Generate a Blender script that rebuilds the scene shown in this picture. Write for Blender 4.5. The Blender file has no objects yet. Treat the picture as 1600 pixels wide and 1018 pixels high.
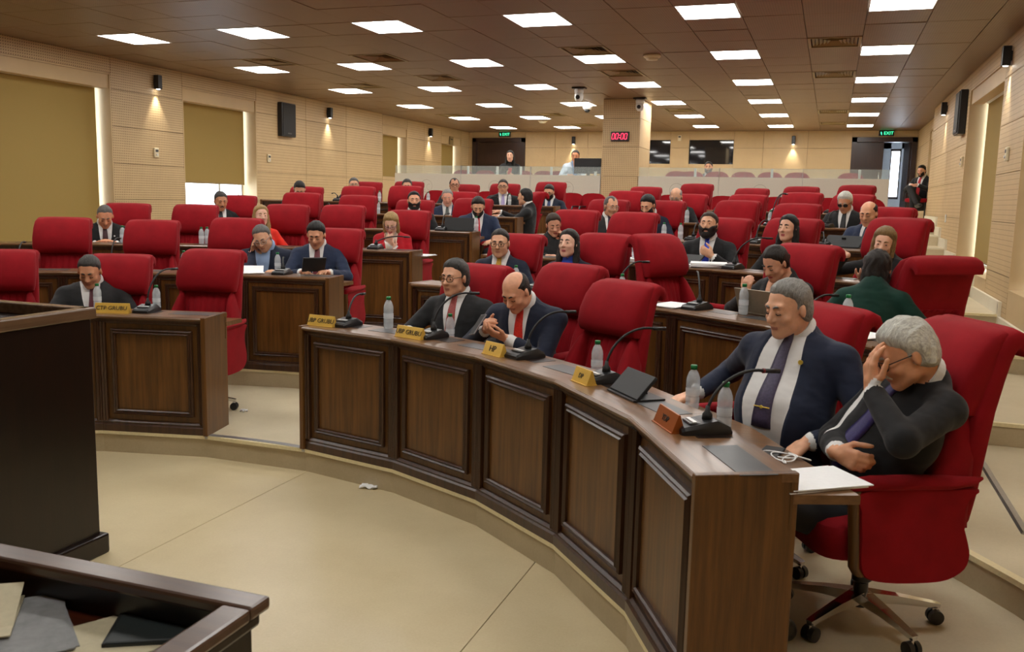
import bpy, bmesh, math, random
import numpy as np
from mathutils import Vector, Matrix, Euler
random.seed(7); RNG = np.random.default_rng(7)
scene = bpy.context.scene
COL = scene.collection
PI = math.pi

# ------------------------------------------------------------------ camera
EYE = np.array([0.0, 0.0, 1.77])          # the camera stands on the chamber floor
FPX, YAW, PITCH, ROLL = 1390.2, -0.3390, 0.1411, 0.0224

def _cam_rot():
    B = np.array([[1, 0, 0], [0, 0, -1], [0, 1, 0]], float)
    cy, sy = math.cos(YAW), math.sin(YAW); cp, sp = math.cos(PITCH), math.sin(PITCH); cr, sr = math.cos(ROLL), math.sin(ROLL)
    Ry = np.array([[cy, 0, -sy], [0, 1, 0], [sy, 0, cy]])
    Rx = np.array([[1, 0, 0], [0, cp, -sp], [0, sp, cp]])
    Rz = np.array([[cr, -sr, 0], [sr, cr, 0], [0, 0, 1]])
    return Rz @ Rx @ Ry @ B
CM = _cam_rot()
def ray(x, y): return CM.T @ np.array([(x - 800) / FPX, (y - 509) / FPX, 1.0])
def at_z(x, y, z): d = ray(x, y); return EYE + d * (z - EYE[2]) / d[2]
def at_y(x, y, Y): d = ray(x, y); return EYE + d * (Y / d[1])
def at_x(x, y, X): d = ray(x, y); return EYE + d * (X / d[0])

cam_d = bpy.data.cameras.new('camera'); cam = bpy.data.objects.new('camera', cam_d); COL.objects.link(cam)
cam_d.sensor_width = 36.0; cam_d.lens = FPX / 1600 * 36.0; cam_d.clip_start = 0.05; cam_d.clip_end = 200
m3 = CM.T @ np.diag([1.0, -1.0, -1.0])
cam.matrix_world = Matrix([[*m3[0], EYE[0]], [*m3[1], EYE[1]], [*m3[2], EYE[2]], [0, 0, 0, 1]])
cam_d.dof.use_dof = True; cam_d.dof.focus_distance = 7.5; cam_d.dof.aperture_fstop = 8.0
scene.camera = cam

# ------------------------------------------------------------------ world, exposure
world = bpy.data.worlds.new('daylight'); scene.world = world; world.use_nodes = True
bg = world.node_tree.nodes['Background']; bg.inputs[0].default_value = (0.80, 0.90, 1.0, 1); bg.inputs[1].default_value = 2.0
LAMP_STRENGTH = 4.6
scene.view_settings.view_transform = 'Standard'; scene.view_settings.look = 'None'
scene.view_settings.gamma = 1.0; scene.view_settings.use_curve_mapping = False
scene.view_settings.exposure = 2.1

# ------------------------------------------------------------------ object helpers
def tag(o, label=None, cat=None, group=None, kind=None):
    if label: o['label'] = label
    if cat: o['category'] = cat
    if group: o['group'] = group
    if kind: o['kind'] = kind
    return o
def link(o, parent=None):
    COL.objects.link(o)
    if parent is not None: o.parent = parent
    return o
def empty(name, loc=(0, 0, 0), rz=0.0, label=None, cat=None, group=None):
    o = bpy.data.objects.new(name, None); o.empty_display_size = 0.1; o.location = loc; o.rotation_euler = (0, 0, rz)
    link(o); return tag(o, label, cat, group)
def mesh_of(name, V, F, mats, smooth=False, mi=None):
    me = bpy.data.meshes.new(name)
    me.from_pydata([tuple(map(float, v)) for v in V], [], [tuple(int(i) for i in f) for f in F])
    for m in (mats if isinstance(mats, (list, tuple)) else [mats]): me.materials.append(m)
    if smooth: me.polygons.foreach_set('use_smooth', [True] * len(me.polygons))
    if mi is not None: me.polygons.foreach_set('material_index', list(mi))
    me.update(); return me
def obj(name, me, parent=None, loc=(0, 0, 0), rot=(0, 0, 0)):
    o = bpy.data.objects.new(name, me); o.location = loc; o.rotation_euler = rot
    return link(o, parent)
def copy_tree(o, parent=None):
    c = o.copy(); COL.objects.link(c); c.parent = parent
    for ch in o.children: copy_tree(ch, c)
    return c

class MB:
    """collects simple solids, builds one mesh"""
    def __init__(s): s.V = []; s.F = []
    def add(s, V, F):
        n = len(s.V); s.V += [tuple(v) for v in V]; s.F += [tuple(i + n for i in f) for f in F]; return s
    def box(s, x0, x1, y0, y1, z0, z1):
        V = [(x0, y0, z0), (x1, y0, z0), (x1, y1, z0), (x0, y1, z0), (x0, y0, z1), (x1, y0, z1), (x1, y1, z1), (x0, y1, z1)]
        return s.add(V, [(0, 3, 2, 1), (4, 5, 6, 7), (0, 1, 5, 4), (1, 2, 6, 5), (2, 3, 7, 6), (3, 0, 4, 7)])
    def bevbox(s, x0, x1, y0, y1, z0, z1, b=0.005):
        bm = bmesh.new(); bmesh.ops.create_cube(bm, size=1)
        for v in bm.verts: v.co = ((x0 + x1) / 2 + v.co.x * (x1 - x0), (y0 + y1) / 2 + v.co.y * (y1 - y0), (z0 + z1) / 2 + v.co.z * (z1 - z0))
        bmesh.ops.bevel(bm, geom=bm.edges[:], offset=b, segments=2, affect='EDGES', profile=0.5)
        bm.verts.ensure_lookup_table()
        s.add([tuple(v.co) for v in bm.verts], [tuple(v.index for v in f.verts) for f in bm.faces]); bm.free(); return s
    def prism(s, poly, z0, z1):
        n = len(poly); V = [(x, y, z0) for x, y in poly] + [(x, y, z1) for x, y in poly]
        F = [tuple(range(n - 1, -1, -1)), tuple(range(n, 2 * n))] + [(i, (i + 1) % n, n + (i + 1) % n, n + i) for i in range(n)]
        return s.add(V, F)
    def loft(s, rings, cap=True):
        n = len(rings[0]); V = [p for r in rings for p in r]; F = []
        for k in range(len(rings) - 1):
            for i in range(n): F.append((k * n + i, k * n + (i + 1) % n, (k + 1) * n + (i + 1) % n, (k + 1) * n + i))
        if cap: F += [tuple(range(n - 1, -1, -1)), tuple(range((len(rings) - 1) * n, len(rings) * n))]
        return s.add(V, F)
    def tube(s, pts, r, n=8, cap=True):
        pts = [Vector(p) for p in pts]; rs = r if isinstance(r, (list, tuple)) else [r] * len(pts)
        rings = []; up = None
        for i, p in enumerate(pts):
            t = (pts[min(i + 1, len(pts) - 1)] - pts[max(i - 1, 0)]).normalized()
            if up is None: up = t.orthogonal().normalized()
            a = (up - t * up.dot(t)).normalized(); up = a; b = t.cross(a)
            rings.append([tuple(p + (a * math.cos(q * 2 * PI / n) + b * math.sin(q * 2 * PI / n)) * rs[i]) for q in range(n)])
        return s.loft(rings, cap)
    def lathe(s, prof, n=16, c=(0, 0, 0)):
        return s.loft([[(c[0] + r * math.cos(q * 2 * PI / n), c[1] + r * math.sin(q * 2 * PI / n), c[2] + z) for q in range(n)] for r, z in prof])
    def xf(s, M):
        s.V = [tuple(M @ Vector(v)) for v in s.V]; return s
    def mesh(s, name, mat, smooth=False): return mesh_of(name, s.V, s.F, mat, smooth)
    def build(s, name, mat, parent=None, loc=(0, 0, 0), rot=(0, 0, 0), smooth=False):
        return obj(name, s.mesh(name, mat, smooth), parent, loc, rot)
def auto_smooth(o, ang=40):
    me = o.data if hasattr(o, 'data') else o
    bm = bmesh.new(); bm.from_mesh(me)
    for f in bm.faces: f.smooth = True
    for e in bm.edges: e.smooth = not (len(e.link_faces) == 2 and e.calc_face_angle(0) > math.radians(ang))
    bm.to_mesh(me); bm.free(); return o

# ------------------------------------------------------------------ materials
MATS = {}
def nodes_of(name):
    m = bpy.data.materials.new(name); m.use_nodes = True; nt = m.node_tree
    return m, nt, nt.nodes, nt.links, nt.nodes['Principled BSDF']
def coords(N, L, scale=(1, 1, 1), kind='Object'):
    tc = N.new('ShaderNodeTexCoord'); mp = N.new('ShaderNodeMapping'); mp.inputs['Scale'].default_value = scale
    L.new(tc.outputs[kind], mp.inputs[0]); return mp.outputs[0]
def ramp(N, L, fac, stops):
    r = N.new('ShaderNodeValToRGB'); e = r.color_ramp.elements
    while len(e) < len(stops): e.new(0.5)
    for i, (p, c) in enumerate(stops): e[i].position = p; e[i].color = (*c, 1)
    L.new(fac, r.inputs[0]); return r.outputs[0]
def noise(N, L, vec, scale, detail=3, rough=0.55):
    n = N.new('ShaderNodeTexNoise'); n.inputs['Scale'].default_value = scale; n.inputs['Detail'].default_value = detail
    n.inputs['Roughness'].default_value = rough
    if vec is not None: L.new(vec, n.inputs['Vector'])
    return n.outputs[0]
def bump(N, L, P, h, s=0.2, d=0.01):
    b = N.new('ShaderNodeBump'); b.inputs['Strength'].default_value = s; b.inputs['Distance'].default_value = d
    L.new(h, b.inputs['Height']); L.new(b.outputs[0], P.inputs['Normal'])
def hx(c, k=1.0):
    """sRGB 0-255 to linear"""
    f = lambda v: v / 12.92 if v <= 0.04045 else ((v + 0.055) / 1.055) ** 2.4
    return tuple(f(v / 255) * k for v in c)
def plain(name, col, rough=0.5, metal=0.0, **kw):
    if name in MATS: return MATS[name]
    m, nt, N, L, P = nodes_of(name)
    v = coords(N, L, (1, 1, 1)); n = noise(N, L, v, kw.get('ns', 60.0), 3)
    a = kw.get('var', 0.06)
    L.new(ramp(N, L, n, [(0.3, tuple(c * (1 - a) for c in col)), (0.7, tuple(min(1, c * (1 + a)) for c in col))]), P.inputs['Base Color'])
    P.inputs['Roughness'].default_value = rough; P.inputs['Metallic'].default_value = metal
    if 'sheen' in kw: P.inputs['Sheen Weight'].default_value = kw['sheen']; P.inputs['Sheen Roughness'].default_value = 0.4
    if 'coat' in kw: P.inputs['Coat Weight'].default_value = kw['coat']
    if 'bump' in kw: bump(N, L, P, noise(N, L, v, kw.get('bs', 300.0), 2), kw['bump'], 0.003)
    if 'sss' in kw: P.inputs['Subsurface Weight'].default_value = kw['sss']; P.inputs['Subsurface Radius'].default_value = (0.01, 0.004, 0.002); P.inputs['Subsurface Scale'].default_value = 0.3
    if 'spec' in kw: P.inputs['Specular IOR Level'].default_value = kw['spec']
    MATS[name] = m; return m
def emis(name, col, s, shade=None):
    if name in MATS: return MATS[name]
    m, nt, N, L, P = nodes_of(name)
    P.inputs['Base Color'].default_value = (*(shade or col), 1); P.inputs['Emission Color'].default_value = (*col, 1); P.inputs['Emission Strength'].default_value = s
    MATS[name] = m; return m
def wood(name, dark, light, rough=0.32, axis=2, coat=0.15):
    m, nt, N, L, P = nodes_of(name)
    sc = [26, 26, 26]; sc[axis] = 1.6
    v = coords(N, L, tuple(sc)); n = noise(N, L, v, 1.6, 5, 0.6)
    v2 = coords(N, L, (1.3, 1.3, 1.3)); n2 = noise(N, L, v2, 1.5, 2)
    mx = N.new('ShaderNodeMix'); mx.data_type = 'FLOAT'; mx.inputs[0].default_value = 0.35
    L.new(n, mx.inputs[2]); L.new(n2, mx.inputs[3])
    L.new(ramp(N, L, mx.outputs[0], [(0.32, dark), (0.68, light)]), P.inputs['Base Color'])
    P.inputs['Roughness'].default_value = rough; P.inputs['Coat Weight'].default_value = coat; P.inputs['Coat Roughness'].default_value = 0.25
    bump(N, L, P, n, 0.08, 0.004); MATS[name] = m; return m
WOOD = wood('walnut_veneer', hx((70, 43, 16)), hx((122, 80, 34)), 0.36, 2, 0.04)
WOODX = wood('walnut_top', hx((92, 62, 35)), hx((130, 93, 58)), 0.28, 0, 0.3)
WOODD = wood('walnut_moulding', hx((46, 26, 15)), hx((80, 50, 31)), 0.3)
WOODK = wood('dark_mahogany', hx((16, 8, 5)), hx((32, 16, 9)), 0.3)
WOODDOOR = wood('door_wenge', hx((38, 22, 17)), hx((58, 36, 28)), 0.35)

def red_fabric(name, a, b):
    m, nt, N, L, P = nodes_of(name)
    v = coords(N, L); n = noise(N, L, v, 9, 4); n2 = noise(N, L, v, 420, 2)
    L.new(ramp(N, L, n, [(0.3, a), (0.72, b)]), P.inputs['Base Color'])
    P.inputs['Roughness'].default_value = 0.85; P.inputs['Sheen Weight'].default_value = 0.15; P.inputs['Sheen Roughness'].default_value = 0.35
    P.inputs['Sheen Tint'].default_value = (1.0, 0.25, 0.25, 1); P.inputs['Specular IOR Level'].default_value = 0.2
    bump(N, L, P, n2, 0.25, 0.002); MATS[name] = m; return m
RED = red_fabric('red_velour', hx((132, 11, 21)), hx((146, 14, 25)))
MAROON = red_fabric('maroon_fabric', hx((120, 22, 34)), hx((140, 30, 42)))

def stone(name, a, b, rough, sc=3.0):
    m, nt, N, L, P = nodes_of(name)
    v = coords(N, L); n = noise(N, L, v, sc, 6, 0.65); n2 = noise(N, L, v, 90, 3)
    mx = N.new('ShaderNodeMix'); mx.data_type = 'FLOAT'; mx.inputs[0].default_value = 0.3
    L.new(n, mx.inputs[2]); L.new(n2, mx.inputs[3])
    L.new(ramp(N, L, mx.outputs[0], [(0.3, a), (0.7, b)]), P.inputs['Base Color'])
    P.inputs['Roughness'].default_value = rough; bump(N, L, P, n2, 0.05, 0.002); MATS[name] = m; return m
FLOORM = stone('beige_marble', hx((196, 178, 138)), hx((214, 198, 160)), 0.35, 1.6)
TIERM = stone('beige_vinyl', hx((198, 184, 152)), hx((214, 201, 170)), 0.4, 2.5)
RISERM = stone('riser_stone', hx((176, 160, 128)), hx((192, 176, 144)), 0.5, 6)
NOSEM = plain('nosing_cream', hx((228, 214, 170)), 0.4)
METALSTRIP = plain('aluminium_strip', (0.45, 0.45, 0.45), 0.35, 0.9)
SKIRT = stone('skirting_cream', hx((222, 214, 190)), hx((232, 225, 204)), 0.4, 5)

def holes(name, base, dark, pitch, rad, axes, rough=0.5, slot=None):
    """perforated acoustic board: holes on a square pitch in the plane of two axes (or narrow slots)"""
    m, nt, N, L, P = nodes_of(name)
    geo = N.new('ShaderNodeNewGeometry'); sep = N.new('ShaderNodeSeparateXYZ'); L.new(geo.outputs['Position'], sep.inputs[0])
    def mth(op, a, b=None, v=None):
        k = N.new('ShaderNodeMath'); k.operation = op; L.new(a, k.inputs[0])
        if b is not None: L.new(b, k.inputs[1])
        if v is not None: k.inputs[1].default_value = v
        return k.outputs[0]
    fr = []
    for i, ax in enumerate(axes):
        p = pitch if not slot else slot[i]
        f = mth('FRACT', mth('DIVIDE', sep.outputs[ax], v=p)); fr.append(mth('MULTIPLY', mth('SUBTRACT', f, v=0.5), v=p))
    if slot: d = mth('ABSOLUTE', fr[1])
    else: d = mth('SQRT', mth('ADD', mth('MULTIPLY', fr[0], fr[0]), mth('MULTIPLY', fr[1], fr[1])))
    hole = mth('LESS_THAN', d, v=rad)
    n = noise(N, L, coords(N, L), 4.0, 3)
    c = ramp(N, L, n, [(0.3, tuple(x * 0.95 for x in base)), (0.7, tuple(min(1, x * 1.04) for x in base))])
    mx = N.new('ShaderNodeMix'); mx.data_type = 'RGBA'; L.new(hole, mx.inputs[0]); L.new(c, mx.inputs[6]); mx.inputs[7].default_value = (*dark, 1)
    L.new(mx.outputs[2], P.inputs['Base Color']); P.inputs['Roughness'].default_value = rough
    MATS[name] = m; return m
TAN = hx((200, 172, 128))
WALL_Y = holes('acoustic_holes_side', TAN, hx((120, 92, 60)), 0.034, 0.0075, 'YZ')
WALL_X = holes('acoustic_holes_end', TAN, hx((128, 100, 66)), 0.034, 0.0075, 'XZ')
SLOT_Y = holes('acoustic_slots_side', TAN, hx((170, 140, 98)), 0.034, 0.0035, 'YZ', slot=(1, 0.05))
WALLP = plain('beige_board', TAN, 0.5, var=0.04, ns=3.0)
WALLB = plain('wall_core', hx((120, 96, 64)), 0.7)
CEILM = holes('ceiling_metal_tile', hx((132, 104, 76)), hx((92, 70, 48)), 0.024, 0.005, 'XY', 0.42)
CEILB = plain('ceiling_void', hx((70, 52, 36)), 0.8)
PANEL_E = emis('led_panel', (1.0, 0.975, 0.93), LAMP_STRENGTH)
WHITE = plain('white_plastic', (0.75, 0.75, 0.74), 0.35)
CREAMP = plain('cream_plastic', hx((222, 210, 178)), 0.4)
BLACK = plain('black_plastic', (0.012, 0.012, 0.013), 0.35)
BLACKM = plain('black_matt', (0.008, 0.008, 0.008), 0.6)
GREYP = plain('grey_plastic', (0.05, 0.05, 0.052), 0.35)
SCREEN = plain('dark_screen', (0.012, 0.0125, 0.013), 0.55, var=0.02)
CHROME = plain('chrome', (0.75, 0.75, 0.76), 0.12, 1.0, var=0.01)
GOLD = plain('brass_plate', hx((220, 178, 78)), 0.35, 0.2, var=0.03)
COPPER = plain('copper_plate', hx((170, 92, 40)), 0.35, 0.5, var=0.03)
INK = plain('engraved_black', (0.02, 0.015, 0.01), 0.6)
PAPER = plain('white_paper', (0.86, 0.86, 0.86), 0.7, var=0.02)
BLIND = plain('roller_blind', hx((158, 132, 72)), 0.85, var=0.03, ns=200.0)
DUCT = plain('bronze_grille', hx((150, 128, 84)), 0.4, 0.2)
GREENCAP = plain('green_cap', hx((20, 120, 62)), 0.4)
GREYGLASS = plain('frosted_panel', hx((206, 200, 184)), 0.25, var=0.02)

def clear_mat(name, tint, alpha, rough=0.05):
    m, nt, N, L, P = nodes_of(name)
    P.inputs['Base Color'].default_value = (*tint, 1); P.inputs['Roughness'].default_value = rough
    tr = N.new('ShaderNodeBsdfTransparent'); tr.inputs[0].default_value = (*[0.5 + 0.5 * t for t in tint], 1)
    n = noise(N, L, coords(N, L), 40, 2)
    rmp = ramp(N, L, n, [(0.2, (alpha * 0.9,) * 3), (0.8, (min(1, alpha * 1.1),) * 3)])
    mx = N.new('ShaderNodeMixShader'); L.new(rmp, mx.inputs[0]); L.new(tr.outputs[0], mx.inputs[1]); L.new(P.outputs[0], mx.inputs[2])
    L.new(mx.outputs[0], N['Material Output'].inputs[0]); MATS[name] = m; return m
BOTTLE = clear_mat('clear_pet', (0.82, 0.87, 0.9), 0.42, 0.12)
GLASS = clear_mat('clear_glass', (0.85, 0.92, 0.9), 0.16, 0.03)
WINGLASS = clear_mat('window_glass', (0.9, 0.95, 1.0), 0.06, 0.03)
BOOTHGLASS = plain('booth_dark_glass', (0.012, 0.013, 0.016), 0.04, var=0.01, spec=0.9)
# ------------------------------------------------------------------ room layout (metres)
XL, XR, YB, YF, ZC = -9.5, 1.66, 23.3, -3.6, 3.59
CX, CY = -3.48, 1.44                                   # centre of the hemicycle
RR = [3.4, 4.95, 6.5, 8.05, 9.6, 11.3, 13.0]            # front of each tier / desk row
TZ = [0.15 + 0.147 * k for k in range(7)]               # tier levels
YG, ZG = 16.0, 1.51                                     # gallery front and floor
ORD = ['first', 'second', 'third', 'fourth', 'fifth', 'sixth', 'seventh', 'eighth', 'ninth', 'tenth']
def pol(R, a): return (CX + R * math.sin(a), CY + R * math.cos(a))
def row_lim(k):
    """angles of a desk row's outer ends (negative, positive)"""
    if k == 0: return -math.radians(68.4), math.radians(68.4)
    return -math.asin(min(0.98, 4.75 / RR[k])), (math.radians(49) if k == 1 else math.asin(3.93 / RR[k]))
def aisle(k): return math.asin(0.39 / RR[k])
def struct(o): o['kind'] = 'structure'; return o

# ---- floor and tiers
fl = MB().box(XL - 0.4, XR + 0.4, YF, 16.2, -0.12, -0.012).build('floor', plain('floor_joint', hx((120, 102, 70)), 0.8)); struct(fl)
xs = [XL - 0.3] + [-1.26 - 1.82 * i for i in range(4, -1, -1)] + [0.56, XR + 0.3]
for a, b in zip(xs[:-1], xs[1:]):
    MB().bevbox(a + 0.002, b - 0.002, YF, 5.6, -0.012, 0.0, 0.0012).build('stone_slab', FLOORM, fl)
def tier_outline(k):
    R = RR[k]
    if k == 0: a0, a1 = row_lim(0)
    else: a0, a1 = -math.asin(min(0.97, 5.2 / R)), math.asin(4.43 / R)
    n = 40 if k else 11
    if k == 0:   # straight facets, one for each desk unit
        g = aisle(0); A = [a0 + (-g - a0) * i / 5 for i in range(6)] + [g + (a1 - g) * i / 5 for i in range(6)]
    else: A = [a0 + (a1 - a0) * i / n for i in range(n + 1)]
    P = [pol(R, a) for a in A]
    return [(XL - 0.02, P[0][1])] + P + [(XR + 0.02, P[-1][1])]
for k in range(7):
    z0 = 0.0 if k == 0 else TZ[k - 1]; z1 = TZ[k]
    P = tier_outline(k); poly = P + [(XR + 0.02, YG + 0.3), (XL - 0.02, YG + 0.3)]
    mb = MB().prism(poly[::-1], z0, z1)
    me = mesh_of('floor_tier', mb.V, mb.F, [RISERM, TIERM]); me.polygons[1].material_index = 1
    t = struct(obj('floor', me))
    # nosing along the edge: a thin proud strip
    off = []
    for i, p in enumerate(P):
        d = Vector((p[0] - CX, p[1] - CY)); d = d.normalized() if 0 < i < len(P) - 1 else Vector((0, 1)); off.append(d)
    rings = []
    for p, d in zip(P, off):
        a = Vector(p) - d * 0.012; b = Vector(p) + d * 0.03
        rings.append([(a.x, a.y, z1 - 0.022), (b.x, b.y, z1 - 0.022), (b.x, b.y, z1 + 0.002), (a.x, a.y, z1 + 0.002)])
    MB().loft(rings).build('nosing', NOSEM, t)
    # aluminium edge strip on the walking line of the aisle
    g = aisle(k); mb = MB(); rings = []
    for i in range(5):
        a = -g + 2 * g * i / 4; p = pol(RR[k] - 0.014, a); q = pol(RR[k] + 0.035, a)
        rings.append([(p[0], p[1], z1 - 0.02), (q[0], q[1], z1 - 0.02), (q[0], q[1], z1 + 0.004), (p[0], p[1], z1 + 0.004)])
    MB().loft(rings).build('edge_strip', METALSTRIP, t)
# last three wall-side steps up to the gallery
for i, (y, z) in enumerate([(14.75, 1.19), (15.65, 1.35)]):
    s = struct(MB().box(0.9, XR, y, 16.4, 1.03, z).build('floor', TIERM))
    MB().box(0.9, XR, y - 0.012, y + 0.03, z - 0.022, z + 0.002).build('nosing', SKIRT, s)
gfl = struct(MB().box(XL - 0.3, XR + 0.4, 16.32, YB, 1.0, ZG).build('floor', TIERM))
MB().box(0.9, XR, 16.3, 16.345, ZG - 0.022, ZG + 0.002).build('nosing', SKIRT, gfl)
# stepped skirting beside the wall stair
ys = [tier_outline(k)[-1][1] for k in range(7)] + [14.75, 15.65, 16.32, 18.2]; zs = TZ + [1.19, 1.35, ZG]
for i in range(1, 10):
    poly = [(ys[i], zs[i] - 0.01), (ys[i + 1] + 0.03, zs[i] - 0.01), (ys[i + 1] + 0.03, zs[min(i + 1, 9)] + 0.13), (ys[i + 1] - 0.03, zs[min(i + 1, 9)] + 0.13), (ys[i + 1] - 0.03, zs[i] + 0.13), (ys[i], zs[i] + 0.13)]
    mb = MB(); n = len(poly)
    mb.add([(XR - 0.03, y, z) for y, z in poly] + [(XR + 0.01, y, z) for y, z in poly], [tuple(range(n)), tuple(range(2 * n - 1, n - 1, -1))] + [(i2, n + i2, n + (i2 + 1) % n, (i2 + 1) % n) for i2 in range(n)])
    struct(mb.build('baseboard_stair', SKIRT))
# aluminium cable cover lying on the second tier
p, q = at_z(1530, 715, TZ[1]), at_z(1604, 835, TZ[1])
d = Vector((q[0] - p[0], q[1] - p[1])).normalized(); s = Vector((-d.y, d.x)) * 0.022
mb = MB().loft([[(c[0] + s.x * u, c[1] + s.y * u, TZ[1] + h) for u, h in ((-1, 0), (1, 0), (0.6, 0.012), (-0.6, 0.012))] for c in (p, q)])
struct(mb.build('trim_1', METALSTRIP))

# ---- side walls: core with openings, boards on it
def wall_core(name, side, segs, wins):
    """side -1 left / +1 right; segs: (y0,y1,xface); wins: (y0,y1,sill)"""
    mb = MB(); th = 0.42
    for y0, y1, xf in segs:
        cuts = sorted([w for w in wins if w[0] >= y0 - 0.01 and w[1] <= y1 + 0.01])
        y = y0
        bx = lambda a, b, z0, z1: mb.box(*sorted((xf + side * 0.025, xf + side * th)), a, b, z0, z1)
        for w in cuts:
            if w[0] > y: bx(y, w[0], 0, ZC + 0.1)
            bx(w[0], w[1], 0, w[2]); bx(w[0], w[1], 3.37, ZC + 0.1); y = w[1]
        bx(y, y1, 0, ZC + 0.1)
    return struct(mb.build(name, WALLB))
LW = [(5.6, 10.04, 0.94), (11.49, 13.37, 1.52), (18.2, 19.45, 2.21), (21.42, 22.75, 2.21)]
RW = [(7.4, 9.68, 1.0), (11.0, 13.64, 1.0), (19.2, 20.6, 2.21)]
wl = wall_core('wall_left', -1, [(YF, 18.0, XL), (18.0, YB + 0.3, XL - 0.1)], LW)
wr = wall_core('wall_right', 1, [(YF, 18.3, XR), (18.3, YB + 0.3, XR + 0.16)], RW)
ZJ = [0.0, 0.65, 1.13, 1.65, 2.15, 2.66, 3.165, ZC]
def boards(wall, side, xf, y0, y1, mat, zmin=0.0, zmax=ZC):
    zz = [z for z in ZJ if zmin < z < zmax]; zz = [zmin] + zz + [zmax]
    for a, b in zip(zz[:-1], zz[1:]):
        if b - a < 0.03: continue
        x0, x1 = sorted((xf, xf + side * 0.026))
        MB().bevbox(x0, x1, y0 + 0.003, y1 - 0.003, a + 0.003, b - 0.003, 0.002).build('panel', mat, wall)
def wall_boards(wall, side, spans, wins):
    for y0, y1, xf, mat, zmin in spans:
        boards(wall, side, xf, y0, y1, mat, zmin)
    for w in wins:
        xf = w[3]; boards(wall, side, xf, w[0], w[1], WALLP, 0, w[2]); boards(wall, side, xf, w[0], w[1], WALL_Y if side < 0 else SLOT_Y, 3.37, ZC)
        # reveals, sill, header box
        d = 0.36; xa, xb = sorted((xf, xf + side * d))
        for yy, s in ((w[0], -1), (w[1], 1)):
            MB().box(xa, xb, *sorted((yy, yy - s * 0.02)), w[2], 3.37).build('reveal', WALLP, wall)
        MB().box(xa - 0.004, xb + 0.004, w[0], w[1], w[2] - 0.01, w[2] + 0.012).build('sill', WALLP, wall)
        MB().box(xa, xb, w[0], w[1], 3.35, 3.37).build('reveal', WALLP, wall)
        x0, x1 = sorted((xf + side * 0.02, xf + side * 0.16))
        MB().bevbox(x0, x1, w[0] + 0.02, w[1] - 0.02, 3.165, 3.35, 0.004).build('header_box', WALLP, wall)
wall_boards(wl, -1, [(YF, 2.0, XL, WALLP, 0), (2.0, 5.6, XL, WALL_Y, 0), (10.04, 11.49, XL, WALL_Y, 0.15), (13.37, 14.93, XL, SLOT_Y, 0.15), (14.93, 16.43, XL, SLOT_Y, 0.3), (16.43, 18.0, XL, SLOT_Y, 0.5),
    (18.0, 18.2, XL - 0.1, SLOT_Y, 1.5), (19.45, 20.4, XL - 0.1, SLOT_Y, 1.5), (20.4, 21.42, XL - 0.1, SLOT_Y, 1.5), (22.75, 23.3, XL - 0.1, SLOT_Y, 1.5)],
    [(*w, XL if w[0] < 18 else XL - 0.1) for w in LW])
wall_boards(wr, 1, [(YF, 4.0, XR, SLOT_Y, 0), (4.0, 7.4, XR, SLOT_Y, 0.15), (9.68, 11.0, XR, SLOT_Y, 0.3), (13.64, 15.7, XR, SLOT_Y, 0.6), (15.7, 17.6, XR, SLOT_Y, 1.0), (17.6, 18.3, XR, SLOT_Y, 1.5),
    (18.3, 19.2, XR + 0.16, SLOT_Y, 1.5), (20.6, 22.0, XR + 0.16, SLOT_Y, 1.5), (22.0, 23.3, XR + 0.16, SLOT_Y, 1.5)],
    [(*w, XR if w[0] < 18 else XR + 0.16) for w in RW])
for nm, side, X0, y in (('left', -1, XL, 18.0), ('right', 1, XR, 18.3)):
    pass
FRAMEW = plain('window_frame_grey', (0.55, 0.57, 0.6), 0.4)
wn = 0
def window(side, w, xf, blind_to, who):
    global wn; wn += 1
    x = xf + side * 0.33
    r = struct(empty('window_%d' % wn, (x, (w[0] + w[1]) / 2, w[2])))
    mid = (w[0] + w[1]) / 2; hw = (w[1] - w[0]) / 2; H = 3.35 - w[2]
    fr = MB(); t = 0.05
    fr.box(-0.03, 0.03, -hw, -hw + t, 0, H); fr.box(-0.03, 0.03, hw - t, hw, 0, H); fr.box(-0.03, 0.03, -hw, hw, 0, t); fr.box(-0.03, 0.03, -hw, hw, H - t, H); fr.box(-0.03, 0.03, 0.28 * hw, 0.28 * hw + t, 0, H)
    fr.build('window_frame', FRAMEW, r)
    MB().box(-0.004, 0.004, -hw + t, hw - t, t, H - t).build('pane', WINGLASS, r)
    # roller blind hangs inside the recess, a little narrower than the opening on its far side
    b = empty('roller_blind', (xf + side * 0.22, mid, 3.2), 0, 'tan roller blind in the %s' % who, 'blind')
    y0, y1 = -hw + 0.03, hw - 0.07
    MB().box(-0.0015, 0.0015, y0, y1, blind_to - 3.2, 0.0).build('fabric', BLIND, b)
    mb = MB(); mb.tube([(0, y0, 0), (0, y1, 0)], 0.03, 12).build('roller', WHITE, b, smooth=True)
    MB().bevbox(-0.008, 0.008, y0, y1, blind_to - 3.2 - 0.025, blind_to - 3.2, 0.004).build('bottom_bar', DUCT, b)
window(-1, LW[0], XL, 1.04, 'window-side wall, the widest blind, beside the lectern end')
window(-1, LW[1], XL, 1.94, 'window-side wall, pulled only part way so bright glass shows below')
window(-1, LW[2], XL - 0.1, 2.24, 'window-side gallery wall, next to the wall corner')
window(-1, LW[3], XL - 0.1, 2.24, 'window-side gallery wall, next to the closed double door')
window(1, RW[0], XR, 1.10, 'stair-side wall, beside the lowest steps')
window(1, RW[1], XR, 1.11, 'stair-side wall, tall one between speaker and downlight')
window(1, RW[2], XR + 0.16, 2.3, 'stair-side gallery recess near the open door')

# ---- front wall behind the camera
wf = struct(MB().box(XL - 0.5, XR + 0.5, YF - 0.2, YF, 0, ZC + 0.1).build('wall_front', WALLP))
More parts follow.
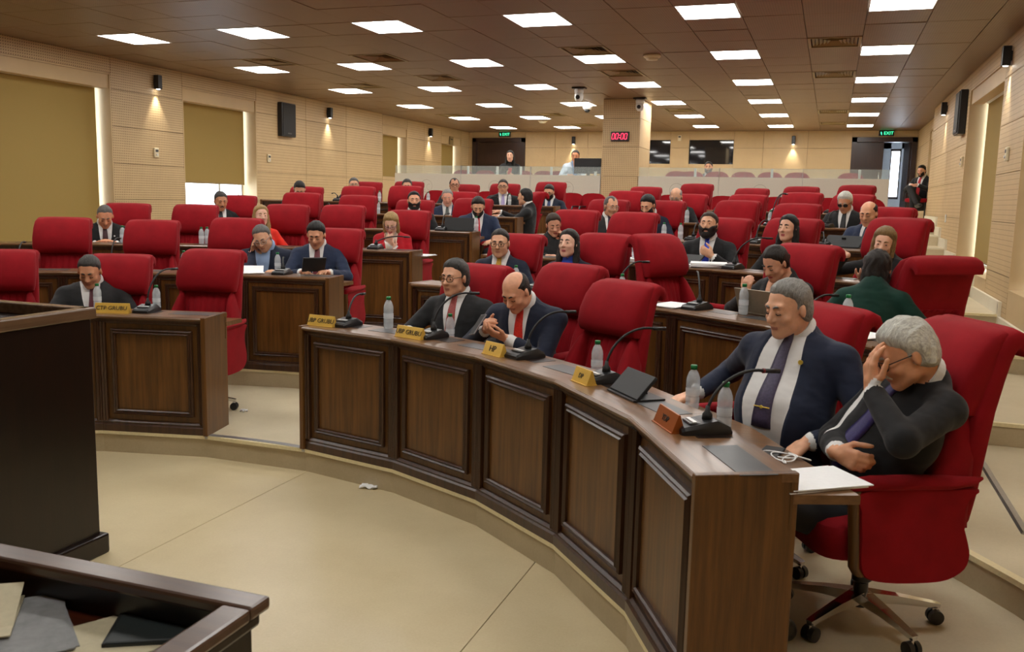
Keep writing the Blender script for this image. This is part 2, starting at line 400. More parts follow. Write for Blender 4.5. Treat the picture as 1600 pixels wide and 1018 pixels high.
# ---- back wall
DL, DR = (-9.49, -7.95), (0.36, 1.80)
BW = [(-5.35, -4.01), (-3.53, -2.42)]
mb = MB()
def bwbox(a, b, z0, z1): mb.box(a, b, YB + 0.025, YB + 0.25, z0, z1)
edges = [XL - 0.5, DL[0], DL[1], BW[0][0], BW[0][1], BW[1][0], BW[1][1], DR[0], DR[1], XR + 0.6]
for i, (a, b) in enumerate(zip(edges[:-1], edges[1:])):
    if i in (1, 7): bwbox(a, b, 3.43, ZC + 0.1)
    elif i in (3, 5): bwbox(a, b, 1.0, 2.77); bwbox(a, b, 3.37, ZC + 0.1)
    else: bwbox(a, b, 1.0, ZC + 0.1)
wb = struct(mb.build('wall_back', WALLB))
def bboards(a, b, zs):
    for z0, z1 in zip(zs[:-1], zs[1:]):
        MB().bevbox(a + 0.003, b - 0.003, YB, YB + 0.026, z0 + 0.003, z1 - 0.003, 0.002).build('panel', WALL_X, wb)
full = [ZG, 2.15, 2.66, 3.17, ZC]
for a, b in ((-9.6, -9.49), (-7.95, -7.1), (-7.1, -6.2), (-6.2, -5.35), (-4.01, -3.53), (-2.42, -1.7), (-1.7, -0.65), (-0.65, 0.36), (1.80, 1.9)): bboards(a, b, full)
for a, b in BW: bboards(a, b, [ZG, 2.15, 2.77]); bboards(a, b, [3.37, ZC])
for a, b in (DL, DR): bboards(a, b, [3.43, ZC])
# booth windows
for i, (a, b) in enumerate(BW):
    r = struct(empty('window_%d' % (wn + 1 + i), ((a + b) / 2, YB + 0.08, 2.77))); hw = (b - a) / 2
    MB().box(-hw, hw, -0.004, 0.004, 0, 0.6).build('pane', BOOTHGLASS, r)
    fr = MB(); fr.box(-hw, hw, -0.05, 0.02, -0.02, 0.0); fr.box(-hw, hw, -0.05, 0.02, 0.6, 0.62); fr.box(-hw - 0.01, -hw + 0.01, -0.05, 0.02, 0, 0.6)
    fr.box(hw - 0.01, hw + 0.01, -0.05, 0.02, 0, 0.6); fr.build('window_frame', BLACKM, r)
# doors
def door(n, a, b, leaves, top=3.43):
    r = struct(empty('door_%d' % n, ((a + b) / 2, YB, ZG))); hw = (b - a) / 2; H = top - ZG
    fr = MB(); fr.box(-hw, -hw + 0.11, -0.03, 0.2, 0, H); fr.box(hw - 0.11, hw, -0.03, 0.2, 0, H); fr.box(-hw, hw, -0.03, 0.2, H - 0.11, H); fr.build('door_frame', WOODDOOR, r)
    iw = hw - 0.11
    for s, open_ in leaves:
        w = iw
        hinge = empty_part = None
        lf = MB(); lf.bevbox(0, w, 0, 0.045, 0.01, H - 0.112, 0.003)
        o = lf.build('door_leaf', WOODDOOR, r, loc=(s * iw, 0.05, 0), rot=(0, 0, (PI if s > 0 else 0) + open_))
        for zz in (0.62, 1.2):
            MB().bevbox(0.12, w - 0.12, -0.008, 0.053, zz, zz + 0.012, 0.002).build('rail_groove', WOODK, o)
        MB().tube([(w - 0.07, -0.03, 0.85), (w - 0.07, -0.03, 1.1)], 0.012, 8).build('handle', CHROME, o, smooth=True)
    return r
door(1, *DL, [(-1, 0), (1, 0)])
struct(MB().box(DL[0] - 0.3, DL[1] + 0.3, YB + 0.26, YB + 0.36, ZG - 0.2, ZC + 0.1).build('door_light_block', WOODK))  # added unseen board, stops sky light leaking round the closed door leaves
door(2, *DR, [(-1, 0), (1, -math.radians(82))])
# corridor beyond the open door
CORR = plain('corridor_white', (0.62, 0.66, 0.72), 0.6)
cw = MB(); cw.box(-0.6, 2.6, 25.6, 25.75, ZG, 2.0); cw.box(-0.6, 1.36, 25.6, 25.75, 2.0, 3.45); cw.box(1.62, 2.6, 25.6, 25.75, 2.0, 3.45); cw.box(-0.6, 2.6, 25.6, 25.75, 3.3, ZC)
cw.box(-0.75, -0.6, 23.55, 25.75, ZG, ZC); cw.box(2.6, 2.75, 23.55, 25.75, ZG, ZC)
struct(cw.build('wall_corridor', CORR)); struct(MB().box(-0.7, 2.7, 23.3, 25.8, ZG - 0.3, ZG - 0.001).build('floor', TIERM)); struct(MB().box(-0.7, 2.7, 23.56, 25.8, ZC, ZC + 0.1).build('ceiling', CORR))
r = struct(empty('window_%d' % (wn + 3), (1.49, 25.68, 2.0)))
fr = MB(); fr.box(-0.13, -0.10, -0.03, 0.03, 0, 1.3); fr.box(0.10, 0.13, -0.03, 0.03, 0, 1.3); fr.box(-0.13, 0.13, -0.03, 0.03, 0, 0.06); fr.box(-0.13, 0.13, -0.03, 0.03, 1.24, 1.3); fr.build('window_frame', WOODDOOR, r)
MB().box(-0.10, 0.10, -0.003, 0.003, 0.06, 1.24).build('pane', WINGLASS, r)

# ---- ceiling
TX, TY = 0.571, 0.648
ce = struct(MB().box(XL - 0.6, XR + 0.6, YF, YB + 0.3, ZC + 0.03, ZC + 0.12).build('ceiling', CEILB))
gx0, gy0 = 0.477 - TX / 2, 8.96 - TY / 2
light_cells = {}; vent_cells = {}
for c in range(6):
    for j in range(-3, 6):
        light_cells[(-3 * c, 4 * j)] = (c, j)
vents_xy = [(-2.84, 10.76), (-2.87, 12.65), (-0.07, 10.99), (-0.08, 13.55), (-5.74, 10.87), (-5.74, 12.74), (-7.5, 11.09), (-7.5, 13.45), (-0.08, 18.53), (-0.09, 21.18), (-8.02, 18.59), (-5.63, 18.42), (-2.83, 18.33), (-5.63, 21.1)]
for x, y in vents_xy:
    c = (round((x - gx0 - TX / 2) / TX), round((y - gy0 - TY / 2) / TY))
    if c not in light_cells: vent_cells[c] = 1
tile = MB().bevbox(-TX / 2 + 0.003, TX / 2 - 0.003, -TY / 2 + 0.003, TY / 2 - 0.003, 0, 0.018, 0.003).mesh('ceiling_tile', CEILM)
cells = []
for i in range(-18, 2):
    for j in range(-19, 23):
        x = gx0 + (i + 0.5) * TX; y = gy0 + (j + 0.5) * TY
        if (i, j) in light_cells or (i, j) in vent_cells or y > YB + 0.02 or x > XR - TX / 2 + 0.02: continue
        if -3.97 - 0.28 < x < -3.33 + 0.28 and 16.0 - 0.3 < y < 17 + 0.3 and False: continue
        cells.append((i, j, x, y))
vis = sorted([c for c in cells if c[3] > 7.4], key=lambda c: c[3])
near = vis[:298]; rest = set(cells) - set(near)
for i, j, x, y in near:
    obj('ceiling_tile', tile, ce, (x, y, ZC + RNG.uniform(-0.0025, 0.0025)), (RNG.uniform(-0.003, 0.003), RNG.uniform(-0.003, 0.003), 0))
mb = MB()
for i, j, x, y in rest: mb.box(x - TX / 2 + 0.003, x + TX / 2 - 0.003, y - TY / 2 + 0.003, y + TY / 2 - 0.003, ZC, ZC + 0.018)
o = mb.build('ceiling_tile', CEILM, ce); o['kind'] = 'stuff'
xe = gx0 + 2 * TX
if xe > XR: xe = gx0 + TX
MB().box(xe + 0.003, XR + 0.2, YF, YB, ZC, ZC + 0.018).build('edge_board', CEILM, ce)
MB().box(XL - 0.2, gx0 - 18 * TX, YF, YB, ZC, ZC + 0.018).build('edge_board', CEILM, ce)

# ceiling lights
fr = MB(); a, b = TX / 2 - 0.004, TY / 2 - 0.004
for x0, x1, y0, y1 in ((-a, a, -b, -b + 0.012), (-a, a, b - 0.012, b), (-a, -a + 0.012, -b, b), (a - 0.012, a, -b, b)): fr.box(x0, x1, y0, y1, -0.004, 0.016)
lframe = fr.mesh('frame', WHITE)
ldiff = MB().box(-a + 0.012, a - 0.012, -b + 0.012, b - 0.012, 0.0, 0.01).mesh('diffuser', PANEL_E)
for (i, jj), (c, j) in sorted(light_cells.items()):
    if j == -3 and c > 1: continue  # unseen row above the camera: two panels added to brighten the front row
    r = empty('ceiling_light', (gx0 + (i + 0.5) * TX, gy0 + (jj + 0.5) * TY, ZC), 0,
        'lit LED ceiling panel, %s from the stair wall, %s row from the back doors' % (ORD[c], ORD[5 - j]), 'ceiling light', 'LED panels set in the tiled ceiling')
    obj('frame', lframe, r); obj('diffuser', ldiff, r)
# air diffusers: nested louvre frames
vfr = MB(); 
def ringbox(mb, a, b, w, z0, z1):
    mb.loft([[(x * u, y * v, z) for x, y in ((-1, -1), (1, -1), (1, 1), (-1, 1))] for u, v, z in ((a, b, z0), (a - w, b - w, z0), (a - w, b - w, z1), (a, b, z1), (a, b, z0))], cap=False); return mb
vouter = ringbox(MB(), a, b, 0.03, -0.006, 0.02).mesh('frame', DUCT)
vsl = [MB().loft([[(x * u, y * v, z) for x, y in ((-1, -1), (1, -1), (1, 1), (-1, 1))] for u, v, z in ((a - q, b - q, 0.004), (a - q - 0.045, b - q - 0.045, 0.04), (a - q - 0.045, b - q - 0.045, 0.044), (a - q, b - q, 0.008), (a - q, b - q, 0.004))], cap=False).mesh('slat', DUCT) for q in (0.045, 0.085, 0.125, 0.165, 0.205)]
vn = 0
where = ['beside the smoke detector', 'above the middle desks in front of the pillar', 'over the stair-side seats in the row of vents nearest the rostrum', 'over the stair-side seats, next one back from the rostrum', 'over the window-side seats nearer the rostrum', 'over the window-side seats nearer the pillar', 'close to the partly raised blind', 'close to the black wall speaker on the window side', 'over the gallery in front of the dark open door', 'over the back of the gallery by the open door', 'over the gallery by the window wall', 'over the gallery between window wall and pillar', 'over the gallery just behind the pillar', 'over the gallery near the closed double door']
for (i, j) in vent_cells:
    r = empty('air_vent', (gx0 + (i + 0.5) * TX, gy0 + (j + 0.5) * TY, ZC), 0, 'bronze louvred ceiling vent ' + where[vn % len(where)], 'air vent', 'louvred ceiling vents'); vn += 1
    obj('frame', vouter, r)
    for m in vsl: obj('slat', m, r)

# ---- pillar
pl = struct(empty('pillar', (-3.65, 16.5, TZ[6])))
struct(MB().box(-0.31, 0.31, -0.49, 0.49, 0, ZC - TZ[6] + 0.02).build('core', WALLB, pl))
zz = [TZ[6], 1.72, 2.23, 2.75, 3.25, ZC + 0.001]
for z0, z1 in zip(zz[:-1], zz[1:]):
    MB().bevbox(-0.335, 0.335, -0.52, -0.492, z0 - TZ[6] + 0.003, z1 - TZ[6] - 0.003, 0.002).build('panel', WALL_X, pl)
    MB().bevbox(-0.335, 0.335, 0.492, 0.52, z0 - TZ[6] + 0.003, z1 - TZ[6] - 0.003, 0.002).build('panel', WALL_X, pl)
    for s in (-1, 1): MB().bevbox(*sorted((s * 0.312, s * 0.34)), -0.49, 0.49, z0 - TZ[6] + 0.003, z1 - TZ[6] - 0.003, 0.002).build('panel', WALLP, pl)
pl['kind'] = 'structure'

# ---- gallery partition
gp = empty('gallery_partition', (0, YG, TZ[6]), 0, 'long pale partition with clear glass rail in front of the gallery seats', 'partition')
H = 2.235 - TZ[6]
emb = MB(); 
segs = [(-8.16, -6.755), (-6.75, -5.345), (-5.34, -4.0), (-3.3, -1.885), (-1.88, -0.495), (-0.49, 0.86)]
LINEM = plain('etched_line', hx((150, 142, 124)), 0.5)
for i, (a, b) in enumerate(segs):
    MB().bevbox(a, b, -0.012, 0.012, 0, H, 0.003).build('panel', GREYGLASS, gp)
    MB().box(a, b, 0.016, 0.022, 0, H + 0.155).build('glass_pane', GLASS, gp)
    MB().box(b, b + 0.005, -0.014, 0.024, 0, H + 0.155).build('joint', METALSTRIP, gp)
    # etched round emblem
    ex = [-7.47, -6.05, -4.62, -2.61, -1.18, 0.2][i]; ez = H - 0.24
    e = MB().loft([[(ex + r * math.cos(q * PI / 16), -0.0135, ez + r * math.sin(q * PI / 16)) for r in (0.123, 0.117)] + [(ex + r * math.cos(q * PI / 16), -0.0125, ez + r * math.sin(q * PI / 16)) for r in (0.117, 0.123)] for q in range(33)], cap=False).build('emblem', LINEM, gp)
    for dx in (-0.05, 0.05):
        MB().loft([[(ex + dx + r * math.cos(q * PI / 12) * 0.8, -0.0135, ez - 0.02 + r * math.sin(q * PI / 12)) for r in (0.06, 0.055)] + [(ex + dx + r * math.cos(q * PI / 12) * 0.8, -0.0125, ez - 0.02 + r * math.sin(q * PI / 12)) for r in (0.055, 0.06)] for q in range(4, 21)], cap=True).build('leaf_line', LINEM, e)
for x in (-6.62, -5.55, -4.95, -6.02, -1.0, 0.4, -2.3): MB().bevbox(x - 0.02, x + 0.02, 0.03, 0.06, H - 0.2, H + 0.15, 0.004).build('glass_clamp', WHITE, gp)
MB().bevbox(-8.16, -4.0, 0.03, 0.42, H - 0.045, H - 0.01, 0.006).build('counter_shelf', WHITE, gp)
for x in (-8.1, -6.7, -5.3, -4.1): MB().box(x, x + 0.04, 0.05, 0.4, 0.3, H - 0.045).build('bracket', WHITE, gp)
# ------------------------------------------------------------------ fittings on walls and ceiling
SPOTM = emis('downlight_lens', (1.0, 0.96, 0.88), 6.0)
def sconce(x, y, z, nx, ny, label, s=1.0, power=11.0):
    """black box downlight standing off the wall; n points into the room"""
    rz = math.atan2(-nx, ny)
    r = empty('wall_downlight', (x, y, z), rz, label, 'wall light', 'black box downlights on the walls')
    MB().bevbox(-0.042, 0.042, 0.012, 0.096, -0.1 * s, 0.1 * s, 0.006).build('housing', BLACK, r)
    MB().bevbox(-0.03, 0.03, -0.002, 0.014, -0.05, 0.05, 0.002).build('bracket', BLACK, r)
    MB().lathe([(0.0, -0.1 * s - 0.003), (0.026, -0.1 * s - 0.003), (0.026, -0.1 * s + 0.002), (0.0, -0.1 * s + 0.002)], 14, (0, 0.054, 0)).build('lens', SPOTM, r)
    ld = bpy.data.lights.new('downlight', 'SPOT'); ld.energy = power; ld.color = (1.0, 0.93, 0.80); ld.spot_size = math.radians(74); ld.spot_blend = 0.7; ld.shadow_soft_size = 0.02
    lo = bpy.data.objects.new('downlight_beam', ld); lo.location = (0, 0.054, -0.1 * s - 0.012); lo.rotation_euler = (0.16, 0, 0); link(lo, r)
g = 'wall'
sconce(XL, 10.91, 3.36, 1, 0, 'black box downlight between the widest blind and the partly raised blind')
sconce(XL, 15.71, 3.38, 1, 0, 'black box downlight beside the black speaker on the window side')
sconce(XL - 0.1, 20.66, 3.38, 1, 0, 'black box downlight between the two narrow gallery blinds')
sconce(-6.58, YB, 3.36, 0, -1, 'black box downlight above the gallery man in the pale shirt')
sconce(-0.99, YB, 3.36, 0, -1, 'black box downlight between the dark booth glass and the open door')
sconce(XR, 10.72, 3.36, -1, 0, 'black box downlight on the stair wall near the lower steps')
sconce(XR, 16.24, 3.38, -1, 0, 'black box downlight on the stair wall beyond the speaker')
def speaker(x, y, z, side, label, w=0.44, h=0.6):
    r = empty('wall_speaker', (x, y, z), -PI / 2 * side * -1, label, 'speaker', 'black wall speakers')
    r.rotation_euler = (0, 0, math.atan2(-(-side), 0))
    MB().bevbox(-w / 2, w / 2, 0.0, 0.1, -h / 2, h / 2, 0.012).build('cabinet', BLACK, r)
    MB().bevbox(-w / 2 + 0.02, w / 2 - 0.02, 0.1, 0.112, -h / 2 + 0.02, h / 2 - 0.02, 0.004).build('grille', BLACKM, r)
    MB().box(-0.06, 0.06, 0.112, 0.114, -h / 2 + 0.05, -h / 2 + 0.07).build('badge', GREYP, r)
speaker(XL, 14.22, 3.11, -1, 'black wall speaker on the window-side wall by the partly raised blind')
speaker(XR, 14.05, 3.1, 1, 'black wall speaker on the stair-side wall beside the tall blind')
def thermostat(x, y, z, nx, ny, label):
    r = empty('thermostat', (x, y, z), math.atan2(-nx, ny), label, 'thermostat', 'cream wall controls')
    MB().bevbox(-0.045, 0.045, 0.0, 0.03, -0.07, 0.07, 0.008).build('casing', CREAMP, r)
    MB().bevbox(-0.03, 0.03, 0.03, 0.034, 0.01, 0.045, 0.003).build('window', GREYP, r)
    MB().lathe([(0.014, 0), (0.014, 0.012), (0, 0.012)], 12).xf(Matrix.Translation((0, 0.03, -0.03)) @ Matrix.Rotation(-PI / 2, 4, 'X')).build('knob', WHITE, r)
thermostat(XL, 10.87, 2.34, 1, 0, 'cream wall control under the downlight by the widest blind')
thermostat(XL, 13.7, 2.40, 1, 0, 'cream wall control under the black speaker on the window side')
thermostat(XR, 10.37, 2.34, -1, 0, 'cream wall control on the stair wall near the lower steps')
thermostat(XR, 13.80, 2.42, -1, 0, 'cream wall control on the stair wall below the black speaker')
thermostat(-4.2 + 0.42, YB, 3.42, 0, -1, 'small cream control between the two dark booth windows')
so = empty('wall_socket', (XR, 15.15, 1.63), PI / 2, 'white wall socket low on the stair wall', 'socket')
MB().bevbox(-0.04, 0.04, 0, 0.012, -0.06, 0.06, 0.004).build('plate', WHITE, so); MB().bevbox(-0.022, 0.022, 0.012, 0.016, -0.03, 0.03, 0.003).build('cover', CREAMP, so)
# exit signs
EXITG = emis('exit_green', (0.05, 0.9, 0.4), 0.5)
def text_obj(name, s, mat, size, parent, loc, rot=(PI / 2, 0, 0), depth=0.001, align='CENTER'):
    c = bpy.data.curves.new(name, 'FONT'); c.body = s; c.size = size; c.align_x = align; c.align_y = 'CENTER'; c.extrude = depth; c.materials.append(mat); c.resolution_u = 2
    t = bpy.data.objects.new(name, c); COL.objects.link(t); dg = bpy.context.evaluated_depsgraph_get(); me = bpy.data.meshes.new_from_object(t.evaluated_get(dg)); bpy.data.objects.remove(t); me.materials.clear(); me.materials.append(mat)
    return obj(name, me, parent, loc, rot)
def exit_sign(x, label):
    r = empty('exit_sign', (x, YB, 3.52), PI, label, 'exit sign')
    MB().bevbox(-0.17, 0.17, 0, 0.05, -0.06, 0.065, 0.006).build('casing', BLACK, r)
    text_obj('lettering', 'EXIT', EXITG, 0.105, r, (-0.045, 0.052, 0.0), (PI / 2, 0, PI))
    m = MB(); m.tube([(0.1, 0.0, 0.035), (0.1, 0, 0.0), (0.085, 0, -0.035)], 0.009, 6); m.build('running_figure', EXITG, r, loc=(0.02, 0.054, 0))
    MB().tube([(0.13, 0.054, 0.01), (0.12, 0.054, 0.015), (0.1, 0.054, 0.0)], 0.007, 6).build('figure_arm', EXITG, r)
exit_sign(-8.54, 'green lit exit sign above the closed double door'); exit_sign(1.11, 'green lit exit sign above the open door')
nt = empty('wall_notice', (XL - 0.1, 22.05, 3.27), -PI / 2, 'small bronze notice plate hung over the narrow gallery blind', 'notice')
MB().bevbox(-0.11, 0.11, 0.0, 0.02, -0.11, 0.11, 0.004).build('plate', DUCT, nt); MB().box(-0.07, 0.07, 0.02, 0.022, 0.02, 0.05).build('printed_bar', WOODK, nt)
# LED clock
ck = empty('led_clock', (-3.655, 15.98, 2.93), 0, 'black LED clock showing red zeros on the pillar', 'clock')
MB().bevbox(-0.165, 0.165, -0.05, 0.0, -0.085, 0.085, 0.006).build('casing', BLACK, ck)
REDLED = emis('red_led', (1.0, 0.02, 0.06), 1.6)
def digit(x, parent):
    m = MB(); w, h, t = 0.021, 0.05, 0.007; y0, y1 = -0.0525, -0.0505
    sh = lambda z: z * 0.12
    for z0, z1, xx in ((0.004, h - 0.004, -w), (0.004, h - 0.004, w), (-h + 0.004, -0.004, -w), (-h + 0.004, -0.004, w)):
        m.add([(x + xx - t / 2 + sh(z0), y, z0) for y in (y0, y1)] + [(x + xx + t / 2 + sh(z0), y, z0) for y in (y1, y0)] + [(x + xx - t / 2 + sh(z1), y, z1) for y in (y0, y1)] + [(x + xx + t / 2 + sh(z1), y, z1) for y in (y1, y0)], [(0, 1, 2, 3), (4, 5, 6, 7), (0, 1, 5, 4), (1, 2, 6, 5), (2, 3, 7, 6), (3, 0, 4, 7)])
    for z in (-h, h): m.box(x - w + 0.002 + sh(z), x + w - 0.002 + sh(z), y0, y1, z - t / 2, z + t / 2)
    m.build('digit', REDLED, parent)
for x in (-0.118, -0.052, 0.042, 0.108): digit(x, ck)
for z in (-0.022, 0.022): MB().box(-0.01, 0.002, -0.0525, -0.0505, z - 0.006, z + 0.006).build('colon_dot', REDLED, ck)
# ptz cameras, dome, smoke detectors
def ptz(p, label):
    r = empty('ptz_camera', tuple(p), 0, label, 'camera')
    MB().bevbox(-0.11, 0.11, -0.07, 0.07, -0.03, 0.0, 0.01).build('mount', BLACK, r)
    MB().lathe([(0.07, -0.03), (0.075, -0.06), (0.07, -0.1)], 20).build('collar', WHITE, r, smooth=True)
    MB().lathe([(0.0, -0.235), (0.035, -0.23), (0.06, -0.21), (0.072, -0.17), (0.07, -0.12), (0.06, -0.1), (0, -0.1)], 20).build('head', WHITE, r, smooth=True)
    MB().lathe([(0.034, 0), (0.034, 0.03), (0.026, 0.034), (0, 0.03)], 16).xf(Matrix.Translation((0, -0.055, -0.165)) @ Matrix.Rotation(PI / 2, 4, 'X')).build('lens', BLACK, r, smooth=True)
p1 = at_z(905, 136, ZC); ptz((p1[0], p1[1], ZC), 'white swivel camera on the ceiling in front of the pillar, window side')
p1 = at_y(1000, 156, 15.85); ptz((p1[0], 15.85, ZC), 'white swivel camera on the ceiling touching the pillar corner')
r = empty('dome_camera', (at_z(918, 163, ZC)[0], at_z(918, 163, ZC)[1], ZC), 0, 'small white dome camera with dark bubble on the gallery ceiling', 'camera')
MB().lathe([(0.085, 0), (0.09, -0.03), (0.08, -0.09), (0.06, -0.1), (0, -0.1)], 20).build('housing', WHITE, r, smooth=True); MB().lathe([(0.058, -0.1), (0.05, -0.13), (0.03, -0.15), (0, -0.157)], 16).build('bubble', BLACK, r, smooth=True)
for (px, py, lb) in ((1019, 86, 'white round smoke detector on the ceiling beside a louvred vent'), (848, 188, 'white round smoke detector on the gallery ceiling')):
    p1 = at_z(px, py, ZC); r = empty('smoke_detector', (p1[0], p1[1], ZC), 0, lb, 'smoke detector')
    MB().lathe([(0.11, 0), (0.11, -0.02), (0.085, -0.04)], 20).build('base', CREAMP, r, smooth=True); MB().lathe([(0.08, -0.04), (0.07, -0.06), (0, -0.065)], 18).build('cap', CREAMP, r, smooth=True)
# ------------------------------------------------------------------ desks
ROWN = ['front', 'second', 'third', 'fourth', 'fifth', 'back']
SIDE = {1: 'stair side', -1: 'window side'}
DH, LD, WD, WZ = 0.80, 0.30, 0.50, 0.735       # desk height, ledge depth, worktop depth, worktop height
def unit_meshes(w, R):
    h = w / 2; k0, k1 = (R - 0.02) / R, (R + LD) / R; D = {}
    D['body'] = MB().bevbox(-h + 0.001, h - 0.001, 0.014, 0.045, 0.0, DH - 0.025, 0.002).mesh('body', WOOD)
    mx, zb, zt = h - 0.10, 0.14, DH - 0.115
    D['panel'] = MB().bevbox(-mx, mx, 0.006, 0.02, zb, zt, 0.003).mesh('panel', WOOD)
    def bar(x0, z0, x1, z1):
        """picture-frame moulding with a raised double bead"""
        prof = [(0.0, 0.016), (0.0, -0.004), (0.008, -0.012), (0.016, -0.006), (0.02, -0.006), (0.027, -0.014), (0.034, -0.006), (0.034, 0.016)]
        d = Vector((x1 - x0, 0, z1 - z0)); L = d.length; d.normalize(); nrm = Vector((-d.z, 0, d.x))  # inwards
        rings = []
        for s, c in ((0, 0), (1, 1)):
            p = Vector((x0, 0, z0)) if c == 0 else Vector((x1, 0, z1))
            rings.append([tuple(p + nrm * a + d * (a if c == 0 else -a) + Vector((0, b, 0))) for a, b in prof])
        return MB().loft(rings).mesh('moulding', WOODD)
    a, z0, z1 = mx + 0.02, zb - 0.02, zt + 0.02
    D['mould'] = [bar(-a, z0, a, z0), bar(a, z0, a, z1), bar(a, z1, -a, z1), bar(-a, z1, -a, z0)]
    D['base'] = MB().loft([[(x, y, z) for y, z in ((0.03, 0.0), (-0.012, 0.0), (-0.012, 0.045), (-0.004, 0.055), (-0.008, 0.066), (0.004, 0.078), (0.03, 0.078))] for x in (-h, h)]).mesh('base_moulding', WOODD)
    D['cornice'] = MB().loft([[(x, y, z) for y, z in ((0.03, DH - 0.062), (0.006, DH - 0.062), (-0.002, DH - 0.05), (-0.002, DH - 0.038), (-0.012, DH - 0.026), (0.03, DH - 0.026))] for x in (-h, h)]).mesh('cornice', WOODD)
    pil = MB(); pil.loft([[(x, y, z) for x, y in ((-0.0, 0.02), (0.0, -0.008), (0.008, -0.013), (0.016, -0.006), (0.022, -0.006), (0.03, -0.013), (0.038, -0.006), (0.038, 0.02))] for z in (0.07, DH - 0.05)])
    D['pil'] = pil.mesh('pilaster', WOODD)
    lw0, lw1 = h * k0 + 0.0, h * k1
    D['ledge'] = MB().prism([(-lw0, -0.022), (lw0, -0.022), (lw1 - 0.001, LD), (-lw1 + 0.001, LD)], DH - 0.026, DH).mesh('ledge', WOODX)
    D['bead'] = MB().loft([[(s * lw0, y, z) for y, z in ((-0.02, DH - 0.024), (-0.03, DH - 0.018), (-0.032, DH - 0.010), (-0.026, DH - 0.002), (-0.018, DH - 0.001))] for s in (-1, 1)]).mesh('edge_bead', WOODX)
    D['back'] = MB().box(-lw1 + 0.004, lw1 - 0.004, LD - 0.02, LD, 0.62, DH - 0.026).mesh('back_board', WOOD)
    lid = MB(); lid.bevbox(h * 0.18, h * 0.18 + 0.33, 0.11, 0.235, DH - 0.001, DH + 0.002, 0.001)
    D['lid'] = lid.mesh('screen_lid', GREYP)
    D['well'] = MB().box(-h * 0.55, -h * 0.08, 0.13, 0.26, DH - 0.0005, DH + 0.0012).mesh('cable_tray', WOODK)
    D['end'] = MB().bevbox(-0.016, 0.016, -0.03, LD + 0.006, 0.0, DH + 0.003, 0.004).mesh('end_panel', WOOD)
    return D
UNITS = {}
def build_row(k, side):
    lo, hi = row_lim(k); g = aisle(k)
    if side > 0: a0, a1 = g, hi
    else: a0, a1 = g, -lo
    R = RR[k]; n = 5 if k == 0 else max(2, round(R * (a1 - a0) / 0.78)); da = (a1 - a0) / n
    rc = R * math.cos(da / 2); w = 2 * R * math.sin(da / 2); D = unit_meshes(w, rc)
    for i in range(n):
        am = side * (a0 + (i + 0.5) * da); x, y = pol(rc, am)
        r = empty('desk_unit', (x, y, TZ[k]), -am, 'walnut panelled desk unit, %s from the centre aisle in the %s curved row, %s' % (ORD[i], ROWN[k], SIDE[side]), 'desk', 'desk units of the curved rows')
        obj('body', D['body'], r); obj('panel', D['panel'], r)
        for m in D['mould']: obj('moulding', m, r)
        obj('base_moulding', D['base'], r); obj('cornice', D['cornice'], r); obj('ledge', D['ledge'], r); obj('edge_bead', D['bead'], r); obj('back_board', D['back'], r)
        obj('pilaster', D['pil'], r, (-w / 2 + 0.001, 0, 0)); obj('pilaster', D['pil'], r, (w / 2 - 0.039, 0, 0))
        if k < 3: obj('screen_lid', D['lid'], r); obj('cable_tray', D['well'], r)
        UNITS[(k, side, i)] = (x, y, am, w)
        if i == 0 or i == n - 1:
            s = (-1 if i == 0 else 1) * side
            obj('end_panel', D['end'], r, (s * (w / 2 + 0.010), 0, 0), (0, 0, 0))
    # the continuous lower worktop behind the ledge
    rings = []
    for i in range(n + 1):
        a = side * (a0 + i * da)
        pa, pb = pol(R + LD - 0.01, a), pol(R + WD, a)
        rings.append([(pa[0], pa[1], TZ[k] + WZ - 0.03), (pb[0], pb[1], TZ[k] + WZ - 0.03), (pb[0], pb[1], TZ[k] + WZ - 0.006), (pb[0] * 0.99 + pa[0] * 0.01, pb[1] * 0.99 + pa[1] * 0.01, TZ[k] + WZ), (pa[0], pa[1], TZ[k] + WZ)])
    wt = MB().loft(rings).build('worktop', WOODX); tag(wt, 'long curved walnut worktop behind the %s row of desks, %s' % (ROWN[k], SIDE[side]), 'worktop', 'curved worktops')
    for i in range(1, n):
        a = side * (a0 + i * da)
        p = pol(R + (LD + WD) / 2, a)
        MB().box(-0.012, 0.012, -0.10, 0.09, 0.55, WZ - 0.03).build('bracket', WOODD, wt, (p[0], p[1], TZ[k]), (0, 0, -a))
for k in range(6):
    for side in (1, -1): build_row(k, side)

def azim(px, py):
    d = ray(px, py); v = np.array([d[0], d[1]]); return v / np.hypot(*v), d
def polar(px, py, R):
    """point seen at a pixel on the cylinder of radius R about the hemicycle centre"""
    v, d = azim(px, py); c = np.array([CX, CY]); b = v @ c; q = b * b - (c @ c - R * R)
    t = b + math.sqrt(max(q, 0)); s = t / np.hypot(d[0], d[1])
    return np.array([v[0] * t, v[1] * t, EYE[2] + d[2] * s])
def face_dir(p, psi=None, off=0.0):
    """unit heading: towards the hemicycle centre, or turned psi degrees from facing the camera (positive towards image right)"""
    if psi is None:
        v = np.array([CX - p[0], CY - p[1]]); v /= np.hypot(*v)
        a = math.radians(off); return np.array([v[0] * math.cos(a) - v[1] * math.sin(a), v[0] * math.sin(a) + v[1] * math.cos(a)])
    D = np.hypot(p[0], p[1]); s, c = p[0] / D, p[1] / D; q = math.radians(psi)
    return math.cos(q) * np.array([-s, -c]) + math.sin(q) * np.array([c, -s])
def heading(v): return math.atan2(-v[0], v[1])      # rotation about z that turns +y onto v

